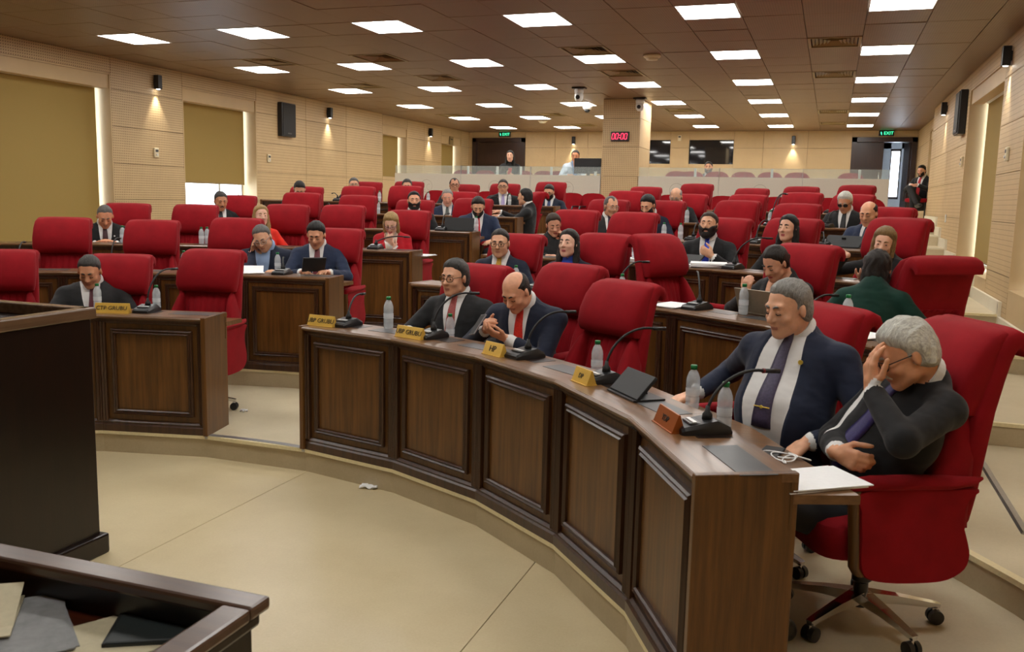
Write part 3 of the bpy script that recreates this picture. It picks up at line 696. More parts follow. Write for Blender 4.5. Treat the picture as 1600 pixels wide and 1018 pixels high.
# ------------------------------------------------------------------ red high-back chair
def ring(cx, cy, cz, w, t, tilt=0.0, n=22, e=0.42, bow=0.0):
    out = []
    for q in range(n):
        a = 2 * PI * q / n; c, s = math.cos(a), math.sin(a)
        x = w / 2 * math.copysign(abs(c) ** e, c); y = t / 2 * math.copysign(abs(s) ** e, s)
        y += bow * (1 - (2 * x / w) ** 2) if w > 0 else 0
        out.append((cx + x, cy + y * math.cos(tilt), cz + y * math.sin(tilt)))
    return out
def chair_parts():
    P = {}
    # backrest shell with the top rolling over backwards
    st = [(0.44, -0.235, 0.46, 0.07, 0.0), (0.50, -0.245, 0.50, 0.10, 0.0), (0.62, -0.255, 0.53, 0.11, 0.05), (0.78, -0.275, 0.545, 0.10, 0.12), (0.92, -0.300, 0.54, 0.09, 0.18), (1.04, -0.330, 0.53, 0.09, 0.25),
          (1.12, -0.352, 0.525, 0.095, 0.45), (1.165, -0.375, 0.52, 0.10, 0.9), (1.182, -0.405, 0.52, 0.09, 1.5), (1.172, -0.435, 0.515, 0.075, 2.1), (1.145, -0.452, 0.51, 0.055, 2.7), (1.12, -0.452, 0.50, 0.03, 3.05)]
    P['backrest'] = auto_smooth(MB().loft([ring(0, y, z, w, t, tl, 26, 0.35, -0.0) for z, y, w, t, tl in st]).mesh('backrest', RED), 50)
    P['headrest'] = auto_smooth(MB().loft([ring(0, y, z, w, t, tl, 26, 0.45, 0.012) for z, y, w, t, tl in
        [(0.895, -0.245, 0.46, 0.02, 0.1), (0.905, -0.235, 0.505, 0.085, 0.12), (0.95, -0.232, 0.525, 0.13, 0.15), (1.03, -0.255, 0.53, 0.145, 0.22), (1.11, -0.290, 0.525, 0.13, 0.45), (1.165, -0.325, 0.515, 0.10, 0.8), (1.195, -0.362, 0.50, 0.05, 1.3), (1.197, -0.385, 0.46, 0.01, 1.5)]]).mesh('headrest', RED), 50)
    # channel-stitched lumbar panel
    nx, nz = 37, 14; V = []; F = []
    for j in range(nz):
        z = 0.45 + (0.90 - 0.45) * j / (nz - 1); yb = -0.175 - 0.075 * ((z - 0.45) / 0.45) ** 1.4 + 0.018 * math.sin(PI * (z - 0.45) / 0.45)
        for i in range(nx):
            u = -1 + 2 * i / (nx - 1); x = u * (0.185 - 0.03 * (z - 0.45))
            ch = abs(math.sin((u + 1) * 0.5 * 6 * PI)) ** 0.6
            V.append((x, yb - 0.02 * u * u + 0.011 * ch - (0.03 if j in (0, nz - 1) or i in (0, nx - 1) else 0), z))
    for j in range(nz - 1):
        for i in range(nx - 1): a = j * nx + i; F.append((a, a + 1, a + nx + 1, a + nx))
    n0 = len(V); V += [(x, y - 0.09, z) for x, y, z in V]; F += [tuple(reversed([i + n0 for i in f])) for f in F[:]]
    bnd = [i for i in range(nx)] + [j * nx + nx - 1 for j in range(1, nz)] + [(nz - 1) * nx + i for i in range(nx - 2, -1, -1)] + [j * nx for j in range(nz - 2, 0, -1)]
    for a, b in zip(bnd, bnd[1:] + bnd[:1]): F.append((b, a, a + n0, b + n0))
    P['lumbar'] = mesh_of('lumbar_panel', V, F, RED, True)
    # side bolsters: teardrop wings flaring out towards the seat
    def bol(s):
        return auto_smooth(MB().loft([ring(s * x, y, z, w, t, 0.12, 14, 0.7) for z, x, y, w, t in [(0.40, 0.262, -0.14, 0.03, 0.10), (0.43, 0.268, -0.135, 0.10, 0.18), (0.52, 0.27, -0.14, 0.125, 0.20), (0.64, 0.255, -0.165, 0.115, 0.18), (0.76, 0.235, -0.20, 0.09, 0.14), (0.85, 0.222, -0.228, 0.055, 0.09), (0.905, 0.215, -0.245, 0.012, 0.03)]]).mesh('side_bolster', RED), 50)
    P['bolR'], P['bolL'] = bol(1), bol(-1)
    P['seat'] = auto_smooth(MB().loft([ring(0, 0.03, z, w, t, 0, 28, 0.4) for z, w, t in [(0.355, 0.44, 0.44), (0.36, 0.52, 0.52), (0.40, 0.56, 0.56), (0.45, 0.565, 0.57), (0.485, 0.54, 0.55), (0.50, 0.46, 0.48), (0.502, 0.3, 0.3)]]).mesh('seat', RED), 50)
    # armrest: flared pad, bell-shaped upholstered side panel, wooden front edge
    def pad(s):
        return auto_smooth(MB().loft([ring(s * x, y, z, w, t, 0, 12, 0.6) for y, x, z, w, t in []] or [[(s * 0.315 + w * c, y, z + h * sn) for c, sn in [(math.cos(2 * PI * q / 12), math.sin(2 * PI * q / 12)) for q in range(12)]] for y, z, w, h in [(0.25, 0.665, 0.01, 0.01), (0.235, 0.668, 0.035, 0.022), (0.16, 0.675, 0.045, 0.026), (0.0, 0.675, 0.048, 0.026), (-0.14, 0.672, 0.046, 0.024), (-0.23, 0.675, 0.03, 0.016), (-0.27, 0.685, 0.008, 0.006)]]).mesh('armrest', RED), 50)
    def side(s):
        prof = [(0.20, 0.655), (0.21, 0.58), (0.20, 0.48), (0.195, 0.38), (0.17, 0.325), (0.08, 0.30), (-0.06, 0.295), (-0.16, 0.305), (-0.225, 0.345), (-0.24, 0.40), (-0.225, 0.46), (-0.205, 0.52), (-0.205, 0.58), (-0.22, 0.62), (-0.225, 0.655)]
        cr = []
        for i in range(len(prof)):
            p0, p1, p2, p3 = (Vector(prof[(i + o) % len(prof)]) for o in (-1, 0, 1, 2))
            for u in (0, 0.33, 0.67): cr.append(tuple(p1) if i in (0, len(prof) - 1) and u == 0 else tuple(0.5 * (2 * p1 + (p2 - p0) * u + (2 * p0 - 5 * p1 + 4 * p2 - p3) * u * u + (3 * p1 - p0 - 3 * p2 + p3) * u ** 3)))
        prof = cr; rr = []
        for x, sc in ((0.298, 0.9), (0.300, 1.0), (0.325, 1.0), (0.34, 0.965), (0.343, 0.8)):
            rr.append([(s * x, -0.01 + (y + 0.01) * sc, 0.47 + (z - 0.47) * sc) for y, z in prof])
        return auto_smooth(MB().loft(rr).mesh('arm_panel', RED), 50)
    def trim(s):
        return auto_smooth(MB().loft([[(s * (0.315 + 0.026 * c), 0.205 + dy + 0.02 * sn, z) for c, sn in [(math.cos(2 * PI * q / 10), math.sin(2 * PI * q / 10)) for q in range(10)]] for z, dy in [(0.33, -0.02), (0.36, 0.0), (0.47, 0.008), (0.56, 0.016), (0.62, 0.02), (0.65, 0.015)]]).mesh('arm_trim', WOOD), 50)
    for s, n in ((1, 'R'), (-1, 'L')): P['arm' + n] = pad(s); P['side' + n] = side(s); P['trim' + n] = trim(s)
    P['column'] = auto_smooth(MB().lathe([(0.0, 0.07), (0.03, 0.07), (0.03, 0.1), (0.028, 0.17), (0.04, 0.18), (0.04, 0.24), (0.022, 0.245), (0.022, 0.33), (0.09, 0.335), (0.09, 0.36), (0, 0.36)], 14).mesh('gas_column', BLACK), 40)
    leg = MB(); leg.loft([[(x, r, z) for x, z in ((-w, z1), (w, z1), (w * 0.7, z1 - h), (-w * 0.7, z1 - h))][::-1] for r, w, z1, h in ((0.02, 0.03, 0.135, 0.05), (0.15, 0.022, 0.118, 0.035), (0.30, 0.017, 0.09, 0.022), (0.325, 0.014, 0.085, 0.018))])
    P['leg'] = leg.mesh('base_leg', CHROME)
    cs = MB(); cs.tube([(0, 0.31, 0.085), (0, 0.31, 0.05)], 0.011, 8); 
    P['caster'] = auto_smooth(MB().loft([[(x, 0.31 + r * math.cos(q * PI / 8), 0.03 + r * math.sin(q * PI / 8)) for q in range(16)] for x, r in ((-0.028, 0.018), (-0.026, 0.029), (-0.006, 0.03), (-0.004, 0.02), (0.004, 0.02), (0.006, 0.03), (0.026, 0.029), (0.028, 0.018))]).mesh('caster', BLACK), 40)
    P['pin'] = cs.mesh('caster_pin', CHROME)
    return P
CP = chair_parts()
def make_chair(full=True):
    r = empty('office_chair', (0, 0, 0), 0)
    obj('backrest', CP['backrest'], r); obj('headrest', CP['headrest'], r); obj('lumbar_panel', CP['lumbar'], r); obj('side_bolster', CP['bolR'], r); obj('side_bolster', CP['bolL'], r); obj('seat', CP['seat'], r)
    for n in 'RL':
        a = obj('armrest', CP['arm' + n], r); obj('arm_panel', CP['side' + n], a); obj('arm_trim', CP['trim' + n], a)
    obj('gas_column', CP['column'], r)
    if full:
        for q in range(5):
            l = obj('base_leg', CP['leg'], r, (0, 0, 0), (0, 0, 2 * PI * q / 5 + 0.5)); obj('caster', CP['caster'], l); obj('caster_pin', CP['pin'], l)
    return r
PROTO = make_chair(True); PROTO_USED = [False]
CHAIRS = []
def chair(px, py, k, label, psi=None, off=0.0, fixed=None, back=0.36, rb=1.02):
    """red chair whose back top is seen at a pixel, standing on tier k behind its desk row"""
    top = polar(px, py, RR[k] + rb)
    v = face_dir(top, psi, off)
    base = np.array([top[0] + v[0] * back, top[1] + v[1] * back, TZ[k]])
    if fixed is not None: base = np.array([fixed[0], fixed[1], TZ[k]])
    sc = min(1.12, max(0.9, (top[2] - TZ[k]) / 1.19))
    if PROTO_USED[0]: r = copy_tree(PROTO)
    else: r = PROTO; PROTO_USED[0] = True
    r.location = tuple(base); r.rotation_euler = (0, 0, heading(v)); r.scale = (0.91, 0.97, sc)
    tag(r, label, 'chair', 'red high-back chairs of the chamber'); CHAIRS.append((px, py, k, base, sc)); return r
# ------------------------------------------------------------------ chairs as seen
def E(k, s): return 'red high-back chair, %s row, %s, ' % (ROWN[k], SIDE[s])
CH = [
 # window side
 (6, 396, 0, E(0, -1) + 'nearest the lectern'), (190, 403, 0, E(0, -1) + 'behind the man with the maroon tie'), (335, 396, 0, E(0, -1) + 'empty at the aisle end', -26),
 (100, 345, 1, E(1, -1) + 'empty by the widest blind'), (240, 349, 1, E(1, -1) + 'empty beside the one by the blind'), (372, 346, 1, E(1, -1) + 'behind the man phoning'), (530, 362, 1, E(1, -1) + 'behind the reading man in navy', -22),
 (200, 322, 2, E(2, -1) + 'behind the bald man with the lapel pin'), (307, 324, 2, E(2, -1) + 'empty with two bottles before it'), (450, 324, 2, E(2, -1) + 'behind the woman in orange'), (538, 325, 2, E(2, -1) + 'empty beside the woman in red'), (640, 333, 2, E(2, -1) + 'behind the blonde woman in red', -18),
 (372, 309, 3, E(3, -1) + 'behind the man with the moustache'), (473, 305, 3, E(3, -1) + 'empty near the window wall'), (561, 309, 3, E(3, -1) + 'empty before a water bottle'), (650, 316, 3, E(3, -1) + 'behind the dark bearded man'), (741, 314, 3, E(3, -1) + 'behind the bearded man in navy'),
 (480, 295, 4, E(4, -1) + 'behind the man bowing his head'), (561, 294.5, 4, E(4, -1) + 'empty second from the wall'), (635, 294, 4, E(4, -1) + 'empty hiding the man behind it'), (722, 303, 4, E(4, -1) + 'behind the white-haired man'), (842, 303, 4, E(4, -1) + 'turned sideways at the aisle', -75),
 (575, 287, 5, E(5, -1) + 'behind the grey-haired man in glasses'), (640, 286.5, 5, E(5, -1) + 'behind the half hidden man'), (727, 291, 5, E(5, -1) + 'behind the man in square glasses'), (790, 290, 5, E(5, -1) + 'behind the stout man in glasses'), (862, 287.5, 5, E(5, -1) + 'behind the young bearded man in glasses'),
 # stair side
 (752, 420, 0, E(0, 1) + 'behind the man with the rose tie'), (897, 420, 0, E(0, 1) + 'beside the bald man with the red tie', None, 1.30), (980, 447, 0, E(0, 1) + 'empty with a pop-up screen before it'), (1300, 487, 0, E(0, 1) + 'behind the man in the navy suit', None, 1.16),
 (812, 371, 1, E(1, 1) + 'behind the man with the yellow tie'), (947, 371, 1, E(1, 1) + 'behind the woman with long dark hair'), (1022, 372, 1, E(1, 1) + 'empty and swivelled sideways', 50), (1263, 389, 1, E(1, 1) + 'behind the woman at the laptop'), (1470, 409, 1, E(1, 1) + 'turned away beside the stair', -140),
 (902, 333, 2, E(2, 1) + 'behind the woman leaning on her hand'), (993, 337, 2, E(2, 1) + 'empty behind the swivelled chair'), (1137, 346, 2, E(2, 1) + 'behind the bearded man with the blue tie'), (1243, 347, 2, E(2, 1) + 'behind the dark-haired woman in black'), (1408, 347, 2, E(2, 1) + 'behind the blonde woman by the stair'),
 (953, 316, 3, E(3, 1) + 'behind the grey man turning to his neighbour'), (1040, 318, 3, E(3, 1) + 'behind the bearded man looking down'), (1155, 318, 3, E(3, 1) + 'empty behind the blue tie man'), (1248, 323, 3, E(3, 1) + 'empty behind the dark-haired woman'), (1392, 329, 3, E(3, 1) + 'behind the bald man in blue'),
 (980, 302, 4, E(4, 1) + 'empty nearest the pillar'), (1078, 307, 4, E(4, 1) + 'behind the bald man in glasses'), (1170, 308, 4, E(4, 1) + 'empty in the middle'), (1255, 305, 4, E(4, 1) + 'empty next to the white-haired man'), (1335, 308, 4, E(4, 1) + 'behind the white-haired man in dark glasses'),
 (1010, 295, 5, E(5, 1) + 'empty nearest the pillar'), (1090, 290.5, 5, E(5, 1) + 'empty, standing tallest'), (1176, 297.5, 5, E(5, 1) + 'empty in the middle'), (1253, 295, 5, E(5, 1) + 'empty, second from the stair'), (1340, 293, 5, E(5, 1) + 'empty by the stair'),
]
for c in CH:
    px, py, k, lb = c[:4]; psi = c[4] if len(c) > 4 else None
    chair(px, py, k, lb, psi, rb=c[5] if len(c) > 5 and c[5] else 1.02)
# the big one beside the camera, its wheels in view
chair(1510, 532, 0, E(0, 1) + 'its chrome wheels showing, under the white-haired man', None, 0, fixed=(0.21, 3.60))

# rounded guest chairs against the gallery partition
def guest_chair_parts(mat):
    def arc(y, t, sc):
        out = []
        for q in range(17):
            a = PI * q / 16; out.append((0.27 * sc * math.copysign(abs(math.cos(a)) ** 0.6, math.cos(a)), y, 0.52 + 0.36 * sc * math.sin(a) ** 0.75))
        return out + [(-0.25 * sc, y, 0.42), (0.25 * sc, y, 0.42)]
    return dict(back=auto_smooth(MB().loft([arc(-0.20, 0, 0.9), arc(-0.205, 0, 1.0), arc(-0.25, 0, 1.0), arc(-0.27, 0, 0.93)]).mesh('backrest', mat), 50),
        seat=auto_smooth(MB().loft([ring(0, 0.02, z, w, t, 0, 20, 0.45) for z, w, t in ((0.38, 0.44, 0.42), (0.40, 0.50, 0.48), (0.455, 0.50, 0.48), (0.47, 0.42, 0.42))]).mesh('seat', mat), 50),
        leg=MB().tube([(0, 0, 0), (0, 0, 0.39)], 0.014, 8).mesh('leg', BLACK),
        arm=auto_smooth(MB().tube([(0, 0.2, 0.4), (0, 0.2, 0.6), (0, 0.16, 0.64), (0, -0.2, 0.64)], 0.016, 8).mesh('armrest', BLACK), 40))
GUEST = guest_chair_parts(RED); GSEAT = guest_chair_parts(MAROON)
def guest(x, y, z, rz, P, label, group, sc=1.0):
    r = empty('guest_chair', (x, y, z), rz, label, 'chair', group); r.scale = (sc, sc, sc)
    obj('backrest', P['back'], r); obj('seat', P['seat'], r)
    for sx in (-1, 1):
        for sy in (-1, 1): obj('leg', P['leg'], r, (sx * 0.21, sy * 0.19, 0))
        obj('armrest', P['arm'], r, (sx * 0.265, 0, 0))
gl = ['between two men in glasses', 'behind the stout man in glasses', 'behind the young bearded man', 'at the pillar foot on the window side', 'just past the pillar on the stair side', 'behind the tallest empty chair', 'behind the middle of the stair-side rows', 'next to the last one by the stair', 'closest to the stair']
for i, px in enumerate([676, 757, 889, 923, 1045, 1128, 1213, 1296, 1360]):
    p = at_y(px, 304, 15.25); guest(p[0], 15.2, TZ[6], PI, GUEST, 'rounded red guest chair along the gallery partition, ' + gl[i], 'guest chairs along the partition')
gl = ['behind the glass by the second blind', 'in front of the dark double door', 'beside the woman with the phone', 'next to the woman towards the pillar', 'nearest the pillar, window side', 'beside the pillar, square topped', 'under the wide booth glass', 'beside the seated gallery man', 'fourth past the pillar', 'fifth past the pillar', 'sixth past the pillar', 'by the open door']
for i, px in enumerate([717, 752, 812, 845, 868, 1055, 1078, 1118, 1160, 1202, 1245, 1330]):
    yy = 17.5 if px > 1000 else 18.2
    p = at_y(px, 270, yy); guest(p[0], yy, ZG, PI, GSEAT, 'maroon rounded gallery seat ' + gl[i], 'gallery seats', 1.0)

# ------------------------------------------------------------------ things on the desks
def desk_pt(px, py, k, r): p = polar(px, py, RR[k] + r); return p
def out_dir(p): v = np.array([p[0] - CX, p[1] - CY]); return v / np.hypot(*v)
mic_base = auto_smooth(MB().loft([[(x, y, z) for x, z in ((-w, 0.0), (w, 0.0), (w, h * 0.6), (w * 0.85, h), (-w * 0.85, h), (-w, h * 0.6))] for y, w, h in ((-0.085, 0.055, 0.018), (-0.075, 0.06, 0.028), (0.02, 0.062, 0.046), (0.05, 0.062, 0.05), (0.10, 0.058, 0.026), (0.108, 0.052, 0.014))]).mesh('base', BLACK), 30)
mic_keys = MB().bevbox(-0.04, 0.04, -0.05, 0.005, 0.034, 0.041, 0.002).mesh('key_panel', GREYP)
mic_boot = MB().lathe([(0.02, 0), (0.018, 0.02), (0.01, 0.03), (0.007, 0.05), (0, 0.05)], 12).mesh('boot', BLACKM, True)
key = MB().bevbox(-0.012, 0.012, -0.008, 0.008, 0, 0.004, 0.001).mesh('button', WHITE)
def mic(px, py, k, tip, label, r=0.15, redring=False):
    p = desk_pt(px, py, k, r); o = out_dir(p); z = TZ[k] + DH
    R_ = empty('desk_microphone', (p[0], p[1], z), heading(-o), label, 'microphone', 'gooseneck desk microphones')
    R_.rotation_euler = (0, 0, heading(o))
    obj('base', mic_base, R_); kp = obj('key_panel', mic_keys, R_); obj('boot', mic_boot, R_, (0, 0.03, 0.045))
    if k < 2:
        for i in range(3): obj('button', key, kp, (-0.025 + 0.025 * i, -0.03, 0.041))
    t = polar(tip[0], tip[1], RR[k] + r + 0.26)
    M = R_.matrix_basis.inverted(); tl = M @ Vector((t[0], t[1], t[2])); tl.y = max(-0.05, min(0.45, tl.y)); tl.z = max(0.12, min(0.46, tl.z)); tl.x = max(-0.25, min(0.25, tl.x))
    a = Vector((0, 0.03, 0.07)); pts = []
    b = Vector((0, 0.03, tl.z * 0.62)); c = Vector((tl.x * 0.45, 0.03 + (tl.y - 0.03) * 0.4, tl.z + 0.025))
    for i in range(15):
        u = i / 14; q = (1 - u) ** 3 * a + 3 * u * (1 - u) ** 2 * b + 3 * u * u * (1 - u) * c + u ** 3 * tl; pts.append(tuple(q))
    MB().tube(pts, 0.006 if k < 2 else 0.0065, 8).build('gooseneck', BLACKM, R_, smooth=True)
    d = (Vector(pts[-1]) - Vector(pts[-3])).normalized()
    MB().tube([Vector(pts[-1]) - d * 0.005, Vector(pts[-1]) + d * 0.06], 0.009, 10).build('capsule', BLACK if not redring else BLACK, R_, smooth=True)
    if redring: MB().tube([Vector(pts[-1]) - d * 0.012, Vector(pts[-1]) - d * 0.004], 0.0095, 10).build('light_ring', plain('dark_red_ring', hx((110, 20, 24)), 0.4), R_, smooth=True)
ML = lambda t: 'black gooseneck desk microphone ' + t
for m in [
 (540, 502, 0, (565, 459), ML('at the aisle end beside the first gold plate')), (672, 523, 0, (735, 458), ML('in front of the man with the rose tie')), (818, 550, 0, (885, 487), ML('next to the gold plate reading HP')),
 (938, 597, 0, (1022, 513), ML('beside the raised pop-up screen')), (1092, 668, 0, (1196, 579), ML('next to the copper plate'), 0.15, True),
 (228, 482, 0, (268, 420), ML('before the maroon tie man, window side')), (28, 418, 1, (37, 378), ML('by the widest blind in the second row')), (172, 408, 1, (185, 372), ML('in the second row behind the maroon tie man')),
 (440, 421, 1, (443, 402), ML('before the reading man in navy')), (836, 442, 1, (870, 424), ML('before the woman with long dark hair')), (962, 442, 1, (1005, 409), ML('behind the empty front row chairs')), (1088, 473, 1, (1090, 425), ML('beside papers in the second row, upright stem')), (1255, 480, 1, (1300, 461), ML('in front of the woman at the laptop')),
 (586, 380, 2, (632, 373), ML('before the blonde woman in red')), (265, 378, 2, (272, 347), ML('before an empty third row chair, window side')), (1145, 408, 2, (1197, 372), ML('beside the pile of papers in the third row')), (1285, 405, 2, (1290, 375), ML('before the dark-haired woman in black')),
 (690, 354, 3, (700, 333), ML('beside the black flat screen in the fourth row')), (1082, 364, 3, (1091, 349), ML('before the bearded man looking down')), (1180, 372, 3, (1197, 345), ML('before the empty fourth row chair')), (1285, 378, 3, (1285, 360), ML('before the bald man in blue')),
 (515, 336, 4, (513, 325), ML('before the man bowing his head')), (668, 338, 4, (673, 322), ML('before an empty fifth row chair')), (720, 333, 4, (735, 318), ML('before the white-haired man, window side')), (1110, 344, 4, (1128, 321), ML('before the bald man in glasses')), (1205, 330, 4, (1226, 303), ML('before an empty fifth row chair, stair side')), (1292, 345, 4, (1307, 330), ML('before the white-haired man in dark glasses')),
 (527, 316, 5, (520, 308), ML('before the grey-haired man in the back row')), (760, 320, 5, (775, 309), ML('before the stout man in glasses')), (1135, 322, 5, (1148, 306), ML('in the back row before an empty chair')), (1213, 327, 5, (1227, 302), ML('in the back row towards the stair')), (1297, 330, 5, (1306, 309), ML('at the stair end of the back row')),
]: mic(*m)
# bottles
bt_prof = [(0.0, 0.0), (0.026, 0.0), (0.031, 0.006), (0.032, 0.03), (0.0305, 0.034), (0.032, 0.038), (0.032, 0.056), (0.0305, 0.06), (0.032, 0.064), (0.032, 0.10), (0.0305, 0.104), (0.032, 0.108), (0.032, 0.135), (0.030, 0.15), (0.022, 0.172), (0.0135, 0.185), (0.0125, 0.195)]
bt_body = MB().lathe(bt_prof + [(0, 0.195)], 18).mesh('bottle_body', BOTTLE, True)
bt_cap = MB().lathe([(0.0, 0.187), (0.0155, 0.187), (0.0155, 0.204), (0.014, 0.207), (0, 0.207)], 18).mesh('cap', GREENCAP, True)
LABELM = clear_mat('thin_label', (0.85, 0.88, 0.9), 0.55, 0.3)
bt_lab = MB().loft([[(0.0325 * math.cos(q * PI / 9), 0.0325 * math.sin(q * PI / 9), z) for q in range(18)] for z in (0.066, 0.1)], cap=False).mesh('label_band', LABELM, True)
def bottle(px, py, k, label, r=0.2, ledge=True, s=1.0, emptyb=False):
    z = TZ[k] + (DH if ledge else WZ) + 0.0012; p = desk_pt(px, py, k, r)
    o = empty('water_bottle', (p[0], p[1], z), RNG.uniform(0, 6), 'clear water bottle with green cap ' + label, 'bottle', 'water bottles on the desks'); s *= 0.84; o.scale = (s, s, s)
    obj('bottle_body', bt_body, o); obj('cap', bt_cap, o); obj('label_band', bt_lab, o)
for b in [
 (607, 519, 0, 'standing by the plate of the rose tie man', 0.24, True, 1.15), (703, 525, 0, 'close to the shirt of the rose tie man', 0.38, False, 1.05), (932, 590, 0, 'behind the small gold plate, front row', 0.36, False, 1.1),
 (1081, 640, 0, 'before the navy suit man, next to his hand', 0.41, False, 1.12), (1130, 680, 0, 'behind the microphone by the copper plate', 0.36, False, 1.12),
 (153, 482, 0, 'touching the gold plate on the window side', 0.27, True, 1.0), (245, 480, 0, 'behind the microphone of the maroon tie man', 0.27, True, 1.0),
 (288, 423, 1, 'alone in the second row, window side', 0.2, True, 1.0), (434, 418, 1, 'between the phoning man and the reading man', 0.3, True, 1.0),
 (1161, 489, 1, 'beside the grey laptop', 0.2, True, 1.1), (1324, 489, 1, 'before the woman in green', 0.3, True, 1.1), (972, 446, 1, 'half hidden behind the empty front row chair', 0.2, True, 1.0), (806, 435, 1, 'before the yellow tie man', 0.2, True, 1.0),
 (192, 380, 2, 'beside the bald man with the lapel pin', 0.2), (315, 381, 2, 'one of a pair, third row, further from the aisle', 0.2), (324, 380.5, 2, 'one of a pair, third row, nearer the aisle', 0.26), (992, 393, 2, 'by papers behind the swivelled chair', 0.2),
 (1037, 370, 3, 'before the looking-down bearded man', 0.2), (1063, 371, 3, 'beside another bottle and a microphone', 0.2), (1169, 375, 3, 'behind the blue tie man', 0.2), (744, 359, 3, 'in front of the bearded man in navy', 0.3),
 (591, 336, 4, 'before an empty fifth row chair, window side', 0.2), (1073, 346, 4, 'before the bald man in glasses', 0.2), (1203, 347, 4, 'before an empty fifth row chair, stair side', 0.2),
 (593, 318, 5, 'in the back row beside the grey-haired man', 0.2), (669, 317, 5, 'in the back row near the square glasses man', 0.2), (796, 322, 5, 'before the stout man in glasses', 0.2), (831, 317, 5, 'at the aisle end of the back row', 0.2),
]: bottle(*b)
# name plates
def plate(px, py, k, text, label, mat=GOLD, w=0.2, r=0.06, turn=0.0, size=0.042):
    p = desk_pt(px, py, k, r); o = out_dir(p); z = TZ[k] + DH
    R_ = empty('name_plate', (p[0], p[1], z + 0.001), heading(o) + turn, label, 'name plate', 'metal name plates')
    mb = MB().loft([[(x, y, z2) for y, z2 in ((-0.025, 0.0), (0.028, 0.0), (0.006, 0.066), (0.0, 0.066))] for x in (-w / 2, w / 2)])
    mb.build('plate', mat, R_)
    text_obj('lettering', text, INK, size * 0.94, R_, (0, -0.0145, 0.033), (PI / 2 - 0.36, 0, 0), 0.0008)
    MB().box(-w / 2 - 0.002, w / 2 + 0.002, -0.03, 0.03, -0.001, 0.003).build('foot', mat, R_)
plate(503, 501, 0, 'UBP GRUBU', 'gold name plate at the aisle end of the front row, stair side', w=0.2)
plate(641, 523, 0, 'UBP GRUBU', 'gold name plate reading UBP GRUBU before the rose tie man', w=0.215)
plate(773, 549, 0, 'HP', 'gold name plate reading HP', w=0.155, size=0.05)
plate(912, 588, 0, 'DP', 'small gold name plate beside the microphone and raised screen', w=0.14, size=0.035)
plate(1045, 655, 0, 'YDP', 'copper name plate before the navy suit man', COPPER, w=0.19, size=0.035)
plate(176, 486, 0, 'CTP GRUBU', 'gold name plate on the window-side front desk', w=0.235)
# screens, laptop, papers
def on_desk(name, px, py, k, r, label, cat, turn=0.0, ledge=True, group=None):
    p = desk_pt(px, py, k, r); return empty(name, (p[0], p[1], TZ[k] + (DH + 0.0032 if ledge else WZ + 0.0006)), heading(out_dir(p)) + turn, label, cat, group)
def flip_screen(px, py, k, label, r=0.17, tilt=0.62, w=0.33, h=0.2):
    R_ = on_desk('popup_screen', px, py, k, r, label, 'screen')
    m = MB().bevbox(-w / 2, w / 2, -0.008, 0.008, 0, h, 0.003); m.build('screen', SCREEN, R_, (0, -0.03, 0.004), (tilt, 0, 0))
    MB().bevbox(-w / 2, w / 2, -0.05, 0.1, -0.002, 0.006, 0.002).build('hinge_tray', BLACK, R_)
    MB().box(-0.02, 0.02, -0.004, 0.004, 0, h * 0.6).build('strut', BLACKM, R_, (0, 0.07, 0.004), (0.35, 0, 0))
flip_screen(984, 634, 0, 'black pop-up screen raised on the front desk beside the gold plate', 0.13, -0.75, 0.25, 0.125)
flip_screen(718, 357, 3, 'black pop-up screen raised before the bearded man in navy', 0.2, -0.2, 0.36, 0.15)
flip_screen(1062, 408, 2, 'low black pop-up screen before the blue tie man', 0.24, -1.1, 0.36, 0.16)
flip_screen(1315, 381, 3, 'black pop-up screen before the bald man in blue', 0.24, -0.9, 0.36, 0.16)
flip_screen(745, 331, 4, 'black pop-up screen before the white-haired man', 0.24, -0.6, 0.34, 0.16)
lp = on_desk('laptop', 1188, 488, 1, 0.28, 'thin grey laptop open on the second row desk', 'laptop')
LAPT = plain('laptop_grey', hx((150, 138, 118)), 0.35, 0.6)
MB().bevbox(-0.155, 0.155, -0.02, 0.2, 0, 0.012, 0.004).build('keyboard_base', LAPT, lp); MB().bevbox(-0.155, 0.155, -0.004, 0.004, 0, 0.155, 0.003).build('lid', LAPT, lp, (0, -0.02, 0.012), (0.35, 0, 0))
def papers(px, py, k, r, label, n=4, ledge=True, turn=0.0, w=0.21, d=0.29, thick=0.004, pt=None, z=None, cat='papers', curl=0.0, mat=None):
    if pt is None: R_ = on_desk('paper_stack', px, py, k, r, label, cat, turn, ledge, 'papers lying about')
    else: R_ = empty('paper_stack', (pt[0], pt[1], z), turn, label, cat, 'papers lying about')
    for i in range(n):
        nn = 7; V = []; F = []; z0 = i * thick + 0.0008; th = thick * 0.8
        for q in range(nn):
            u = q / (nn - 1); zz = z0 + curl * (i + 1) / n * max(0, u - 0.4) ** 2 * (1 if i == n - 1 or curl > 0.1 else 0.3)
            for s in (-1, 1): V += [(s * w / 2, -d / 2 + d * u, zz), (s * w / 2, -d / 2 + d * u, zz + th)]
        for q in range(nn - 1):
            a = q * 4; b = a + 4; F += [(a, a + 1, b + 1, b), (a + 3, a + 2, b + 2, b + 3), (a + 1, a + 3, b + 3, b + 1), (a + 2, a, b, b + 2)]
        F += [(0, 2, 3, 1), (len(V) - 4, len(V) - 3, len(V) - 1, len(V) - 2)]
        o = mesh_of('sheet', V, F, mat or PAPER); obj('sheet', o, R_, (RNG.uniform(-0.008, 0.008), RNG.uniform(-0.008, 0.008), 0), (0, 0, RNG.uniform(-0.12, 0.12)))
papers(1268, 752, 0, 0.40, 'white papers at the end of the front worktop by the white-haired man', 3, False, 0.25)
papers(1108, 410, 2, 0.16, 'thick pile of white papers before the blue tie man', 6, True, 0.5, 0.3, 0.26, 0.006)
